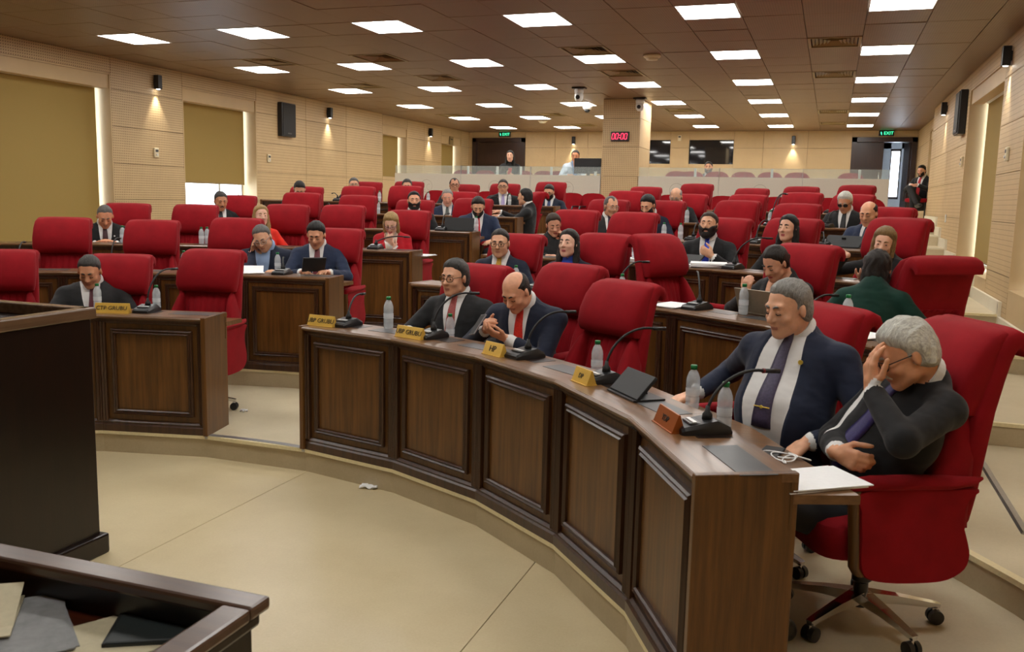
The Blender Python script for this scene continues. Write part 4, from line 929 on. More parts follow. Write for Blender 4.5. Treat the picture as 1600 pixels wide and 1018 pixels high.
papers(985, 394, 2, 0.2, 'white papers beside a bottle behind the swivelled chair', 5, True, 0.2, 0.21, 0.2, 0.006)
papers(1052, 473, 1, 0.15, 'white sheet beside the upright microphone', 2, True, 0.1)
papers(392, 421, 1, 0.16, 'curled white papers before the phoning man', 3, True, 0.4, 0.21, 0.24, 0.003, curl=0.12)
papers(1356, 535, 1, 0.2, 'white papers behind the white-haired man in the front row', 2, True)
papers(660, 383, 2, 0.4, 'white sheet on the arm side of the blonde woman in red', 2, False)
papers(268, 500, 0, 0.4, 'sheet on the worktop of the maroon tie man', 1, False)
# phone and white cable on the front worktop
ph = on_desk('mobile_phone', 1205, 697, 0, 0.39, 'black mobile phone lying with a white card on the front worktop', 'phone', 0.9, False)
MB().bevbox(-0.036, 0.036, -0.075, 0.075, 0.001, 0.01, 0.003).build('body', BLACK, ph); MB().bevbox(-0.033, 0.033, -0.07, 0.07, 0.01, 0.0108, 0.0003).build('glass', SCREEN, ph)
MB().box(-0.03, 0.03, -0.13, -0.06, 0.0, 0.001).build('card', PAPER, ph)
cb = on_desk('earphone_cable', 1226, 716, 0, 0.41, 'tangled white earphone cable beside the black phone', 'cable', 0.3, False)
pts = [(0.05 * math.sin(t * 1.3) * (1 + 0.4 * math.sin(t * 0.37)) + 0.004 * t - 0.03, 0.045 * math.cos(t * 1.0) + 0.02 * math.sin(t * 0.31), 0.006 + 0.004 * (1 + math.sin(t * 1.7))) for t in np.linspace(0, 17, 110)]
MB().tube(pts, 0.0028, 6).build('cord', WHITE, cb, smooth=True)
# litter on the floor
def litter(px, py, z, w, d, label):
    p = at_z(px, py, z); r = empty('paper_scrap', (p[0], p[1], z), 0.1, label, 'litter', 'paper scraps on the floor')
    n = 6; V = []; F = []
    for j in range(n):
        for i in range(n): V.append((w * (i / (n - 1) - 0.5), d * (j / (n - 1) - 0.5), 0.004 + 0.018 * abs(math.sin(i * 2.1 + j * 1.3))))
    for j in range(n - 1):
        for i in range(n - 1): a = j * n + i; F.append((a, a + 1, a + n + 1, a + n))
    m = len(V); V += [(x, y, max(0.0005, z2 - 0.004)) for x, y, z2 in V]; F += [tuple(reversed([q + m for q in f])) for f in F[:]]
    bnd = list(range(n)) + [j * n + n - 1 for j in range(1, n)] + [(n - 1) * n + i for i in range(n - 2, -1, -1)] + [j * n for j in range(n - 2, 0, -1)]
    for a, b in zip(bnd, bnd[1:] + bnd[:1]): F.append((b, a, a + m, b + m))
    obj('crumpled_sheet', mesh_of('crumpled_sheet', V, F, PAPER, True), r)
litter(243, 703, 0.0, 0.13, 0.06, 'crumpled white tissue on the floor against the step below the window-side desk')
litter(577, 762, 0.0, 0.11, 0.06, 'crumpled white tissue on the floor against the step below the stair-side desk')
litter(381, 643, TZ[0], 0.05, 0.03, 'tiny white scrap on the first step in the centre aisle')

# ------------------------------------------------------------------ lectern
le = empty('lectern', (-3.75, 2.72, 0), 0, 'dark wooden speaker lectern with raised rim standing on the open floor', 'lectern')
hx0, hy0, HL = 0.47, 0.56, 1.215
MB().bevbox(-hx0, hx0, -hy0, hy0, 0.05, HL - 0.05, 0.004).build('body', WOODK, le)
MB().bevbox(-hx0 - 0.03, hx0 + 0.03, -hy0 - 0.03, hy0 + 0.03, 0, 0.10, 0.01).build('plinth', WOODK, le)
LECT = wood('lectern_rim', hx((84, 62, 44)), hx((112, 86, 62)), 0.25, 1, 0.4)
for x0, x1, y0, y1 in ((-hx0 - 0.02, -hx0 + 0.045, -hy0 - 0.02, hy0 + 0.02), (hx0 - 0.045, hx0 + 0.02, -hy0 - 0.02, hy0 + 0.02), (-hx0, hx0, hy0 - 0.045, hy0 + 0.02), (-hx0, hx0, -hy0 - 0.02, -hy0 + 0.045)):
    MB().bevbox(x0, x1, y0, y1, HL - 0.05, HL + 0.005, 0.008).build('rim', LECT, le)
lm = empty('lectern_microphone', (-3.62, 2.95, HL - 0.05), 0, 'black gooseneck microphone standing inside the lectern rim', 'microphone')
MB().tube([(0, 0, 0), (0.02, 0, 0.10), (0.0, 0.02, 0.14), (-0.1, 0.06, 0.17), (-0.2, 0.1, 0.19)], 0.009, 8).build('gooseneck', BLACK, lm, smooth=True); MB().lathe([(0.05, 0), (0.045, 0.02), (0, 0.025)], 16).build('foot', BLACK, lm, smooth=True)
MB().tube([(-0.2, 0.1, 0.19), (-0.26, 0.12, 0.195)], 0.014, 8).build('capsule', BLACK, lm, smooth=True)
lb = empty('pen_case', (-3.72, 2.62, HL - 0.05), 0.4, 'dark blue pen case lying in the lectern tray', 'case')
MB().bevbox(-0.1, 0.1, -0.04, 0.04, 0, 0.055, 0.014).build('pouch', plain('dark_blue_plastic', hx((30, 26, 80)), 0.35), lb); MB().bevbox(-0.06, 0.0, -0.042, -0.03, 0.02, 0.05, 0.003).build('clasp', GREYP, lb)
# ------------------------------------------------------------------ clerk's desk beside the camera
nd = empty('clerk_desk', (-1.95, 0.95, 0), 0, 'dark wooden clerk desk with moulded rim and sunken top full of papers', 'desk')
X0, X1, Y0, Y1, HZ = -0.95, 0.875, -0.62, 0.585, 0.92
RIM = wood('desk_rim', hx((62, 42, 31)), hx((92, 66, 50)), 0.28, 0, 0.3)
def rim(x0, x1, y0, y1): return MB().bevbox(x0, x1, y0, y1, HZ - 0.03, HZ, 0.008).build('rim', RIM, nd)
rim(X0, X1, Y1 - 0.07, Y1); rim(X0, X1, Y0, Y0 + 0.07); rim(X0, X0 + 0.07, Y0 + 0.07, Y1 - 0.07); rim(X1 - 0.07, X1, Y0 + 0.07, Y1 - 0.07)
for x0, x1, y0, y1 in ((X0 + 0.03, X1 - 0.03, Y1 - 0.055, Y1 - 0.03), (X0 + 0.03, X1 - 0.03, Y0 + 0.03, Y0 + 0.055), (X0 + 0.03, X0 + 0.055, Y0 + 0.055, Y1 - 0.055), (X1 - 0.055, X1 - 0.03, Y0 + 0.055, Y1 - 0.055)):
    MB().box(x0, x1, y0, y1, 0.0, HZ - 0.03).build('side_board', WOODK, nd)
MB().bevbox(X1 - 0.05, X1 - 0.012, Y0 + 0.02, Y1 - 0.02, HZ - 0.06, HZ - 0.03, 0.008).build('cornice', WOODK, nd); MB().bevbox(X0 + 0.02, X1 - 0.02, Y1 - 0.05, Y1 - 0.012, HZ - 0.06, HZ - 0.03, 0.008).build('cornice', WOODK, nd)
WOODR = wood('red_mahogany', hx((40, 16, 8)), hx((72, 30, 14)), 0.3, 0)
MB().box(X0 + 0.055, X1 - 0.055, Y0 + 0.055, Y1 - 0.055, HZ - 0.13, HZ - 0.10).build('sunken_top', WOODR, nd)
zt = HZ - 0.10; CREAMPAPER = plain('cream_card', hx((186, 176, 146)), 0.7); GREYPAPER = plain('shaded_paper', hx((128, 128, 128)), 0.7, var=0.2, ns=25.0)  # papers greyed so their colour carries the shade over this desk
pp = at_z(20, 992, zt); papers(0, 0, 0, 0, 'shade-greyed papers on the clerk desk', 5, pt=pp, z=zt, mat=GREYPAPER, turn=0.9, w=0.21, d=0.30, thick=0.004)
pp = at_z(150, 1012, zt); papers(0, 0, 0, 0, 'cream blank paper on the clerk desk nearest its dark corner', 3, pt=pp, z=zt, mat=CREAMPAPER, turn=-0.5, w=0.21, d=0.3, thick=0.003)
pp = at_z(-30, 965, zt + 0.03)
fo = empty('open_folder', (pp[0], pp[1], zt + 0.02), 0.7, 'cream folder leaning open over the grey papers', 'folder')
MB().box(-0.07, 0.07, -0.1, 0.1, 0.0, 0.003).build('cover', CREAMPAPER, fo, (0, 0, 0.015), (0.22, 0.05, 0)); MB().box(-0.07, 0.07, -0.1, 0.1, 0.0, 0.003).build('back_cover', CREAMPAPER, fo, (0, 0, 0.0))
fo.location.z = zt + 0.025
pp = at_z(262, 985, zt); bo = empty('black_tablet', (pp[0], pp[1], zt), 0.5, 'black document case in the corner of the clerk desk', 'case'); MB().bevbox(-0.11, 0.11, -0.08, 0.08, 0, 0.02, 0.005).build('cover', plain('dark_leather', (0.015, 0.02, 0.02), 0.5), bo); MB().bevbox(-0.115, -0.105, -0.08, 0.08, 0.002, 0.018, 0.003).build('spine', BLACKM, bo)
# monitor on the gallery counter
mo = empty('gallery_monitor', (-4.3, YG + 0.25, 2.226), 0, 'black monitor seen from behind on the gallery counter', 'monitor')
MB().bevbox(-0.27, 0.25, -0.02, 0.02, 0.05, 0.33, 0.008).build('screen', BLACK, mo); MB().bevbox(-0.03, 0.03, 0.0, 0.03, 0.0, 0.12, 0.004).build('stand', GREYP, mo); MB().bevbox(-0.1, 0.1, -0.08, 0.08, 0.0, 0.012, 0.004).build('foot', BLACK, mo)
cu = empty('paper_cup', (-4.12, YG + 0.1, 2.225), 0, 'small white cup beside the gallery monitor', 'cup'); MB().lathe([(0.0, 0.0), (0.024, 0), (0.032, 0.085), (0.029, 0.085), (0.022, 0.006), (0.0, 0.006)], 16).build('cup_wall', WHITE, cu, smooth=True); MB().lathe([(0.033, 0.082), (0.034, 0.088), (0.031, 0.088)], 16).build('rim', WHITE, cu, smooth=True)
# ------------------------------------------------------------------ people: one smooth-blended surface each
def smin(a, b, k):
    h = np.clip(0.5 + 0.5 * (b - a) / k, 0, 1); return b + (a - b) * h - k * h * (1 - h)
def smax(a, b, k): return -smin(-a, -b, k)
def sd_cone(P, a, b, ra, rb):
    a = np.asarray(a, P.dtype); b = np.asarray(b, P.dtype); ba = b - a; l2 = float(ba @ ba)
    pa = P - a; h = np.clip((pa @ ba) / max(l2, 1e-12), 0, 1)
    d = pa - h[:, None] * ba; return np.sqrt(np.einsum('ij,ij->i', d, d)) - (np.asarray(ra, P.dtype) + np.asarray(rb - ra, P.dtype) * h)
def sd_ell(P, c, r, Rm=None):
    q = P - np.asarray(c, P.dtype)
    if Rm is not None: q = q @ np.asarray(Rm, P.dtype)          # columns of Rm are the ellipsoid axes
    r = np.asarray(r, P.dtype); k0 = np.sqrt((q / r * (q / r)).sum(1)); k1 = np.sqrt(((q / (r * r)) ** 2).sum(1))
    return k0 * (k0 - 1.0) / np.maximum(k1, 1e-6)
def surface_nets(D, xs, ys, zs):
    S = D < 0; nx, ny, nz = D.shape
    X, Y, Z = xs, ys, zs
    acc = np.zeros((nx - 1, ny - 1, nz - 1, 3), np.float32); cnt = np.zeros((nx - 1, ny - 1, nz - 1), np.int16)
    def sl(o, n): return slice(o, n - 1 + o)
    for ax in range(3):
        o1 = [0, 0, 0]; o1[ax] = 1
        for u in (0, 1):
            for v in (0, 1):
                oa = [0, 0, 0]; t = [i for i in range(3) if i != ax]; oa[t[0]] = u; oa[t[1]] = v
                ob = list(oa); ob[ax] = 1
                sa = tuple(sl(oa[i], D.shape[i]) for i in range(3)); sb = tuple(sl(ob[i], D.shape[i]) for i in range(3))
                m = S[sa] != S[sb]; I = np.nonzero(m)
                if len(I[0]) == 0: continue
                da = D[sa][I]; db = D[sb][I]; f = da / (da - db)
                for i, arr in enumerate((X, Y, Z)):
                    base = arr[I[i] + oa[i]]
                    if i == ax: base = base + f * (arr[I[i] + 1] - arr[I[i]])
                    acc[I[0], I[1], I[2], i] += base
                cnt[I] += 1
    C = np.nonzero(cnt); idx = -np.ones(cnt.shape, np.int64); idx[C] = np.arange(len(C[0]))
    V = acc[C] / cnt[C][:, None]; F = []
    for ax in range(3):
        t = [i for i in range(3) if i != ax]
        sa = [slice(None)] * 3; sb = [slice(None)] * 3; sa[ax] = slice(0, D.shape[ax] - 1); sb[ax] = slice(1, D.shape[ax])
        A = S[tuple(sa)]; B = S[tuple(sb)]; m = A != B
        for i in t:
            cut = [slice(None)] * 3; cut[i] = slice(0, 1); m[tuple(cut)] = False; cut[i] = slice(D.shape[i] - 1, D.shape[i]); m[tuple(cut)] = False
        I = np.nonzero(m)
        if len(I[0]) == 0: continue
        def cell(du, dv):
            J = [I[0].copy(), I[1].copy(), I[2].copy()]; J[t[0]] = J[t[0]] - du; J[t[1]] = J[t[1]] - dv; return idx[J[0], J[1], J[2]]
        q = np.stack([cell(1, 1), cell(0, 1), cell(0, 0), cell(1, 0)], 1)
        flip = A[I] if ax != 1 else ~A[I]
        q[~flip] = q[~flip][:, ::-1]; F.append(q)
    F = np.concatenate(F) if F else np.zeros((0, 4), int)
    F = F[(F >= 0).all(1)]
    return V, F
def mesh_sdf(fn, lo, hi, h, zsplit=None, hz=None):
    """polygonise fn over a box; below zsplit the vertical step is coarser"""
    xs = np.arange(lo[0], hi[0] + h, h); ys = np.arange(lo[1], hi[1] + h, h)
    if zsplit is not None and zsplit > lo[2]: zs = np.concatenate([np.arange(lo[2], zsplit, hz), np.arange(zsplit, hi[2] + h, h)])
    else: zs = np.arange(lo[2], hi[2] + h, h)
    nb = 4
    def pad(a):
        n = (-(len(a) - 1)) % nb
        return np.concatenate([a, a[-1] + (a[-1] - a[-2]) * np.arange(1, n + 1)]) if n else a
    xs, ys, zs = pad(xs), pad(ys), pad(zs)
    cx, cy, cz = xs[::nb], ys[::nb], zs[::nb]
    G = np.stack(np.meshgrid(cx, cy, cz, indexing='ij'), -1).reshape(-1, 3).astype(np.float32)
    dc = fn(G).reshape(len(cx), len(cy), len(cz))
    mid = [(a[:-1] + a[1:]) / 2 for a in (cx, cy, cz)]
    # block active if any corner is close to the surface
    ext = 0.72 * math.sqrt(2 * (nb * h) ** 2 + (nb * (hz if zsplit is not None and hz else h)) ** 2)
    near = np.abs(dc) < ext
    B = near[:-1, :-1, :-1].copy()
    for a in (0, 1):
        for b in (0, 1):
            for c in (0, 1): B |= near[a:near.shape[0] - 1 + a, b:near.shape[1] - 1 + b, c:near.shape[2] - 1 + c]
    D = np.repeat(np.repeat(np.repeat(dc[:-1, :-1, :-1], nb, 0), nb, 1), nb, 2)
    D = np.pad(D, ((0, 1), (0, 1), (0, 1)), mode='edge').astype(np.float32)
    M = np.zeros(D.shape, bool); Bf = np.repeat(np.repeat(np.repeat(B, nb, 0), nb, 1), nb, 2)
    n = Bf.shape
    for a in (0, 1):
        for b in (0, 1):
            for c in (0, 1): M[a:n[0] + a, b:n[1] + b, c:n[2] + c] |= Bf
    I = np.nonzero(M); P = np.stack([xs[I[0]], ys[I[1]], zs[I[2]]], 1).astype(np.float32)
    D[I] = fn(P)
    D[0] = D[-1] = 1; D[:, 0] = D[:, -1] = 1; D[:, :, 0] = D[:, :, -1] = 1
    return surface_nets(D, xs, ys, zs)
def rot3(yaw, pitch, roll):
    """columns: head right, forward, up. yaw turns about z (left +), pitch down +, roll towards own right +"""
    return np.array(Matrix.Rotation(yaw, 3, 'Z') @ Matrix.Rotation(-pitch, 3, 'X') @ Matrix.Rotation(roll, 3, 'Y'))

# head in its own frame: x right, y forward, z up, centre between the ears
def head_sdf(Q, p):
    fem = p.get('fem', 0); fat = p.get('fat', 1.0)
    w = (0.95 if fem else 1.0)
    d = sd_ell(Q, (0, -0.014, 0.036), (0.0755 * w, 0.096, 0.086))
    d = smin(d, sd_ell(Q, (0, 0.026, -0.028), (0.060 * w * fat, 0.068, 0.082)), 0.03)
    d = smin(d, sd_cone(Q, (-0.040 * w * fat, 0.020, -0.066), (-0.012, 0.066, -0.098), 0.026, 0.020), 0.022)
    d = smin(d, sd_cone(Q, (0.040 * w * fat, 0.020, -0.066), (0.012, 0.066, -0.098), 0.026, 0.020), 0.022)
    if not fem: d = smin(d, sd_cone(Q, (-0.036, 0.078, 0.030), (0.036, 0.078, 0.030), 0.0125, 0.0125), 0.012)
    for s in (-1, 1):
        d = smax(d, -(sd_ell(Q, (s * 0.031, 0.104, 0.006), (0.020, 0.020, 0.0135))), 0.012)
        d = smin(d, sd_ell(Q, (s * 0.031, 0.0775, 0.006), (0.0145, 0.0135, 0.0115)), 0.004)
        d = smin(d, sd_ell(Q, (s * 0.043 * w, 0.060, -0.026), (0.020, 0.022, 0.018)), 0.02)
        d = smin(d, sd_ell(Q, (s * 0.079 * w, -0.008, -0.004), (0.010, 0.020, 0.031), np.array(Matrix.Rotation(s * -0.35, 3, 'Z'))), 0.008)
    nl = p.get('nose', 1.0)
    d = smin(d, sd_cone(Q, (0, 0.086, 0.018), (0, 0.086 + 0.026 * nl, -0.026), 0.0085, 0.0125), 0.010)
    for s in (-1, 1): d = smin(d, sd_ell(Q, (s * 0.0125, 0.096, -0.029), (0.009, 0.012, 0.008)), 0.006)
    d = smin(d, sd_ell(Q, (0, 0.083, -0.057), (0.024, 0.015, 0.0085)), 0.006)
    d = smin(d, sd_ell(Q, (0, 0.081, -0.069), (0.021, 0.014, 0.008)), 0.006)
    d = smax(d, -sd_ell(Q, (0, 0.102, -0.0635), (0.026, 0.009, 0.0022)), 0.004)
    return d
def lips_mask(Q):
    return (np.abs(Q[:, 0]) < 0.023 - 0.9 * np.abs(Q[:, 2] + 0.063)) & (np.abs(Q[:, 2] + 0.063) < 0.0095) & (Q[:, 1] > 0.075)
def hair_sdf(Q, p):
    """hair volume round the skull, thinning to nothing at its edges; kinds: short, full, quiff, bald, receding, long, bob, tied"""
    kind = p['hair']; t = p.get('ht', 0.010); x, y, z = Q[:, 0], Q[:, 1], Q[:, 2]; ax_ = np.abs(x)
    e = sd_ell(Q, (0, -0.014, 0.036), (0.0755, 0.096, 0.086))
    e = smin(e, sd_ell(Q, (0, -0.052, -0.03), (0.062, 0.050, 0.06)), 0.03)
    fl = p.get('line', 0.098)                      # height of the front hairline
    jag = 0.004 * np.sin(x * 260 + 1.0) * np.sin(z * 150) + 0.003 * np.sin(x * 95 + y * 60)
    dl = (z - (fl + 1.35 * (y - 0.080) + 0.34 * np.clip(ax_ - 0.012, 0, 0.06) + jag)) * 0.6
    dl = np.maximum(dl, 0.016 - y + 0.5 * jag)
    low = -0.062 if kind not in ('long', 'bob') else -0.13
    dl = np.minimum(dl, (z - (low + 0.55 * np.clip(y + 0.03, -0.2, 0.2))) * 0.9)
    if kind == 'bald': dl = np.minimum(dl, sd_ell(Q, (0, 0.035, 0.115), (0.080, 0.125, 0.072)))
    if kind == 'receding': dl = np.minimum(dl, np.minimum(sd_ell(Q, (-0.042, 0.07, 0.09), (0.03, 0.055, 0.045)), sd_ell(Q, (0.042, 0.07, 0.09), (0.03, 0.055, 0.045))))
    if kind not in ('long', 'bob'):
        for s in (-1, 1): dl = np.minimum(dl, sd_ell(Q, (s * 0.085, -0.004, -0.010), (0.014, 0.014, 0.026)))
    if kind == 'quiff': t = t + 0.009 * np.exp(-((y - 0.04) ** 2 / 0.0014 + x * x / 0.0028 + (z - 0.10) ** 2 / 0.002))
    rp = np.clip(dl / 0.022, -1, 1); th = np.where(rp > 0, t * np.sqrt(np.maximum(rp, 0)) - 0.0015 * (1 - rp), 0.008 * rp - 0.0015)
    nn = p.get('n', 0.0022) or 0.0022
    wv = np.sin(x * 120 + 2.5 * np.sin(y * 38 + z * 30)) * 0.6 + np.sin(x * 210 + y * 60 + 2 * np.sin(z * 60)) * 0.4
    e = e - th + nn * wv * np.clip(rp, 0, 1)
    for a, b, ra, rb in p.get('locks', []): e = smin(e, sd_cone(Q, a, b, ra, rb) + nn * 1.5 * wv, 0.02)
    return e
LONG = [((-0.072, -0.02, 0.0), (-0.082, -0.015, -0.13), 0.026, 0.028), ((0.072, -0.02, 0.0), (0.082, -0.015, -0.13), 0.026, 0.028), ((-0.08, -0.01, -0.12), (-0.085, 0.03, -0.27), 0.03, 0.018), ((0.08, -0.01, -0.12), (0.085, 0.03, -0.27), 0.03, 0.018),
        ((0, -0.07, -0.03), (0, -0.085, -0.2), 0.06, 0.055), ((-0.045, -0.06, -0.05), (-0.05, -0.075, -0.25), 0.04, 0.035), ((0.045, -0.06, -0.05), (0.05, -0.075, -0.25), 0.04, 0.035)]
BOB = [((-0.072, 0.0, 0.0), (-0.076, 0.012, -0.10), 0.024, 0.022), ((0.072, 0.0, 0.0), (0.076, 0.012, -0.10), 0.024, 0.022), ((0, -0.065, -0.03), (0, -0.07, -0.11), 0.055, 0.05), ((-0.05, -0.045, -0.05), (-0.055, -0.045, -0.12), 0.035, 0.03), ((0.05, -0.045, -0.05), (0.055, -0.045, -0.12), 0.035, 0.03)]
TAIL = [((0, -0.105, 0.02), (0.01, -0.13, -0.03), 0.03, 0.028), ((0.01, -0.13, -0.03), (0.03, -0.11, -0.2), 0.028, 0.018)]
BUN = [((0, -0.115, 0.01), (0, -0.125, -0.005), 0.035, 0.03)]
def beard_sdf(Q, p):
    t = p.get('bt', 0.007); x, y, z = Q[:, 0], Q[:, 1], Q[:, 2]; ax_ = np.abs(x)
    d = head_sdf(Q, dict(fat=p.get('fat', 1.0)))
    top = -0.036 + 0.9 * np.clip(ax_ - 0.030, 0, 0.05)
    dl = np.minimum((top - z) * 0.8, y - 0.010)
    dl = np.minimum(dl, sd_ell(Q, (0, 0.098, -0.0635), (0.022, 0.03, 0.0085)))
    rp = np.clip(dl / 0.014, -1, 1); th = np.where(rp > 0, t * np.sqrt(np.maximum(rp, 0)) - 0.0012 * (1 - rp), 0.01 * rp - 0.0012)
    return d - th + 0.0012 * np.sin(x * 230) * np.sin(z * 210) * np.clip(rp, 0, 1)
def moust_sdf(Q, p): return smin(sd_cone(Q, (0, 0.097, -0.044), (-0.024, 0.086, -0.056), 0.0075, 0.004), sd_cone(Q, (0, 0.097, -0.044), (0.024, 0.086, -0.056), 0.0075, 0.004), 0.004)

def ik(S, W, l1, l2, pole):
    S, W, pole = map(lambda v: np.asarray(v, float), (S, W, pole)); d = W - S; L = np.linalg.norm(d)
    if L > (l1 + l2) * 0.985: W = S + d / L * (l1 + l2) * 0.985; d = W - S; L = np.linalg.norm(d)
    L = max(L, abs(l1 - l2) + 0.03); a = (l1 * l1 - l2 * l2 + L * L) / (2 * L); h = math.sqrt(max(l1 * l1 - a * a, 0)); u = d / np.linalg.norm(d)
    p = pole - u * (pole @ u); p = p / max(np.linalg.norm(p), 1e-6); return S + u * a + p * h, W
def hand_prims(W, d, n, side, curl, sc=1.0, spread=0.0, thumb=0.5):
    """wrist, finger direction, palm normal; side +1 puts the thumb on +cross(n,d)"""
    d = np.asarray(d, float); d /= np.linalg.norm(d); n = np.asarray(n, float); n = n - d * (n @ d); n /= np.linalg.norm(n); s = np.cross(n, d) * side
    out = []; W = np.asarray(W, float)
    out.append((W - d * 0.02 * sc, W + d * 0.03 * sc, 0.024 * sc, 0.024 * sc))
    for q, (off, ln, r) in enumerate(((0.026, 0.072, 0.0096), (0.009, 0.080, 0.0100), (-0.009, 0.074, 0.0096), (-0.025, 0.058, 0.0086))):
        k = W + d * 0.088 * sc * (1 - 0.06 * abs(q - 1)) + s * off * sc; out.append((W + d * 0.02 * sc + s * off * 0.6 * sc, k, 0.0165 * sc, 0.0135 * sc))
        a = curl if np.isscalar(curl) else curl[q]; ang = 0; p0 = k
        dd = d + s * spread * (1.5 - q) * 0.25; dd /= np.linalg.norm(dd)
        for j, fr in enumerate((0.45, 0.31, 0.24)):
            ang += a * (0.9, 1.1, 0.7)[j]; v = dd * math.cos(ang) + n * math.sin(ang); p1 = p0 + v * ln * fr * sc; out.append((p0, p1, r * sc * (1.08 - 0.08 * j), r * sc * (1.0 - 0.1 * j))); p0 = p1
    t0 = W + d * 0.02 * sc + s * 0.022 * sc; v = d * 0.6 + s * (0.75 - 0.4 * thumb) + n * (0.25 + 0.5 * thumb); v /= np.linalg.norm(v); t1 = t0 + v * 0.042 * sc; v2 = d * 0.85 + s * (0.35 - 0.5 * thumb) + n * (0.15 + 0.4 * thumb); v2 /= np.linalg.norm(v2); t2 = t1 + v2 * 0.034 * sc; t3 = t2 + v2 * 0.026 * sc
    out += [(t0, t1, 0.016 * sc, 0.0115 * sc), (t1, t2, 0.0105 * sc, 0.0098 * sc), (t2, t3, 0.0098 * sc, 0.0085 * sc)]
    return out

# cloth with an open front: the jacket is cut away to the shirt where the stored distance is positive
def suit_mat(name, jacket, shirt, weave=0.12):
    key = 'suit_' + name
    if key in MATS: return MATS[key]
    m, nt, N, L, P = nodes_of(key)
    at = N.new('ShaderNodeAttribute'); at.attribute_name = 'opening'
    gt = N.new('ShaderNodeMath'); gt.operation = 'GREATER_THAN'; L.new(at.outputs['Fac'], gt.inputs[0]); gt.inputs[1].default_value = 0.0
    v = coords(N, L); n = noise(N, L, v, 7, 3); n2 = noise(N, L, v, 500, 2)
    c = ramp(N, L, n, [(0.3, tuple(x * 0.85 for x in jacket)), (0.7, tuple(min(1, x * 1.2) for x in jacket))])
    mx = N.new('ShaderNodeMix'); mx.data_type = 'RGBA'; L.new(gt.outputs[0], mx.inputs[0]); L.new(c, mx.inputs[6]); mx.inputs[7].default_value = (*shirt, 1)
    L.new(mx.outputs[2], P.inputs['Base Color']); P.inputs['Roughness'].default_value = 0.8; P.inputs['Specular IOR Level'].default_value = 0.25
    P.inputs['Sheen Weight'].default_value = 0.1
    # folds: stretched creases under a fine weave
    v3 = coords(N, L, (1.0, 1.2, 1.7)); n3 = noise(N, L, v3, 6.5, 2, 0.45); ad = N.new('ShaderNodeMath'); ad.operation = 'MULTIPLY_ADD'; L.new(n2, ad.inputs[0]); ad.inputs[1].default_value = 0.03; L.new(n3, ad.inputs[2])
    bump(N, L, P, ad.outputs[0], 0.4, 0.05); MATS[key] = m; return m
def skin_mat(tone):
    return plain('skin_%d_%d_%d' % tone, hx(tone, 1.12), 0.45, var=0.07, ns=45.0, bump=0.08, bs=350.0, sss=0.12, spec=0.4)
def hair_mat(name, col):
    key = 'hair_' + name
    if key in MATS: return MATS[key]
    m, nt, N, L, P = nodes_of(key)
    v = coords(N, L, (230, 40, 40)); n = noise(N, L, v, 1.2, 5, 0.7)
    L.new(ramp(N, L, n, [(0.3, tuple(x * 0.55 for x in col)), (0.7, tuple(min(1, x * 1.35) for x in col))]), P.inputs['Base Color']); P.inputs['Roughness'].default_value = 0.5; P.inputs['Specular IOR Level'].default_value = 0.4
    bump(N, L, P, n, 1.0, 0.012); MATS[key] = m; return m
HAIRC = dict(black=(0.008, 0.007, 0.006), dark=(0.018, 0.012, 0.009), brown=(0.045, 0.026, 0.014), grey=(0.13, 0.12, 0.11), silver=(0.30, 0.285, 0.26), white=(0.78, 0.74, 0.66), pepper=(0.06, 0.055, 0.05), blonde=(0.42, 0.27, 0.10), honey=(0.24, 0.14, 0.05))
SUITC = dict(black=(0.011, 0.011, 0.012), charcoal=(0.020, 0.020, 0.021), navy=(0.013, 0.017, 0.034), blue=(0.018, 0.028, 0.062), mid=(0.014, 0.019, 0.040), red=hx((176, 14, 30)), orange=hx((226, 48, 32)), green=hx((12, 52, 42)), pale=hx((196, 208, 222)), grey=hx((120, 118, 116)), dotted=(0.012, 0.012, 0.013))
SHIRTC = dict(white=(0.72, 0.71, 0.69), blue=hx((150, 176, 212)), cobalt=hx((52, 84, 190)), black=(0.02, 0.02, 0.02), skin=hx((200, 150, 120)), cream=hx((226, 214, 196)))
TROU = plain('dark_trousers', (0.012, 0.012, 0.014), 0.85); GTROU = plain('grey_trousers', (0.05, 0.055, 0.06), 0.85); SHOE = plain('black_shoe', (0.01, 0.009, 0.008), 0.3)
LIPM = plain('lips', hx((186, 124, 102)), 0.5); LIPF = plain('lips_rose', hx((176, 84, 82)), 0.4)
EYEW = plain('eye_white', (0.36, 0.31, 0.28), 0.3); EYED = plain('eye_iris', (0.02, 0.013, 0.008), 0.15)
SHIRTCUFF = plain('white_cuff', (0.72, 0.71, 0.69), 0.7)

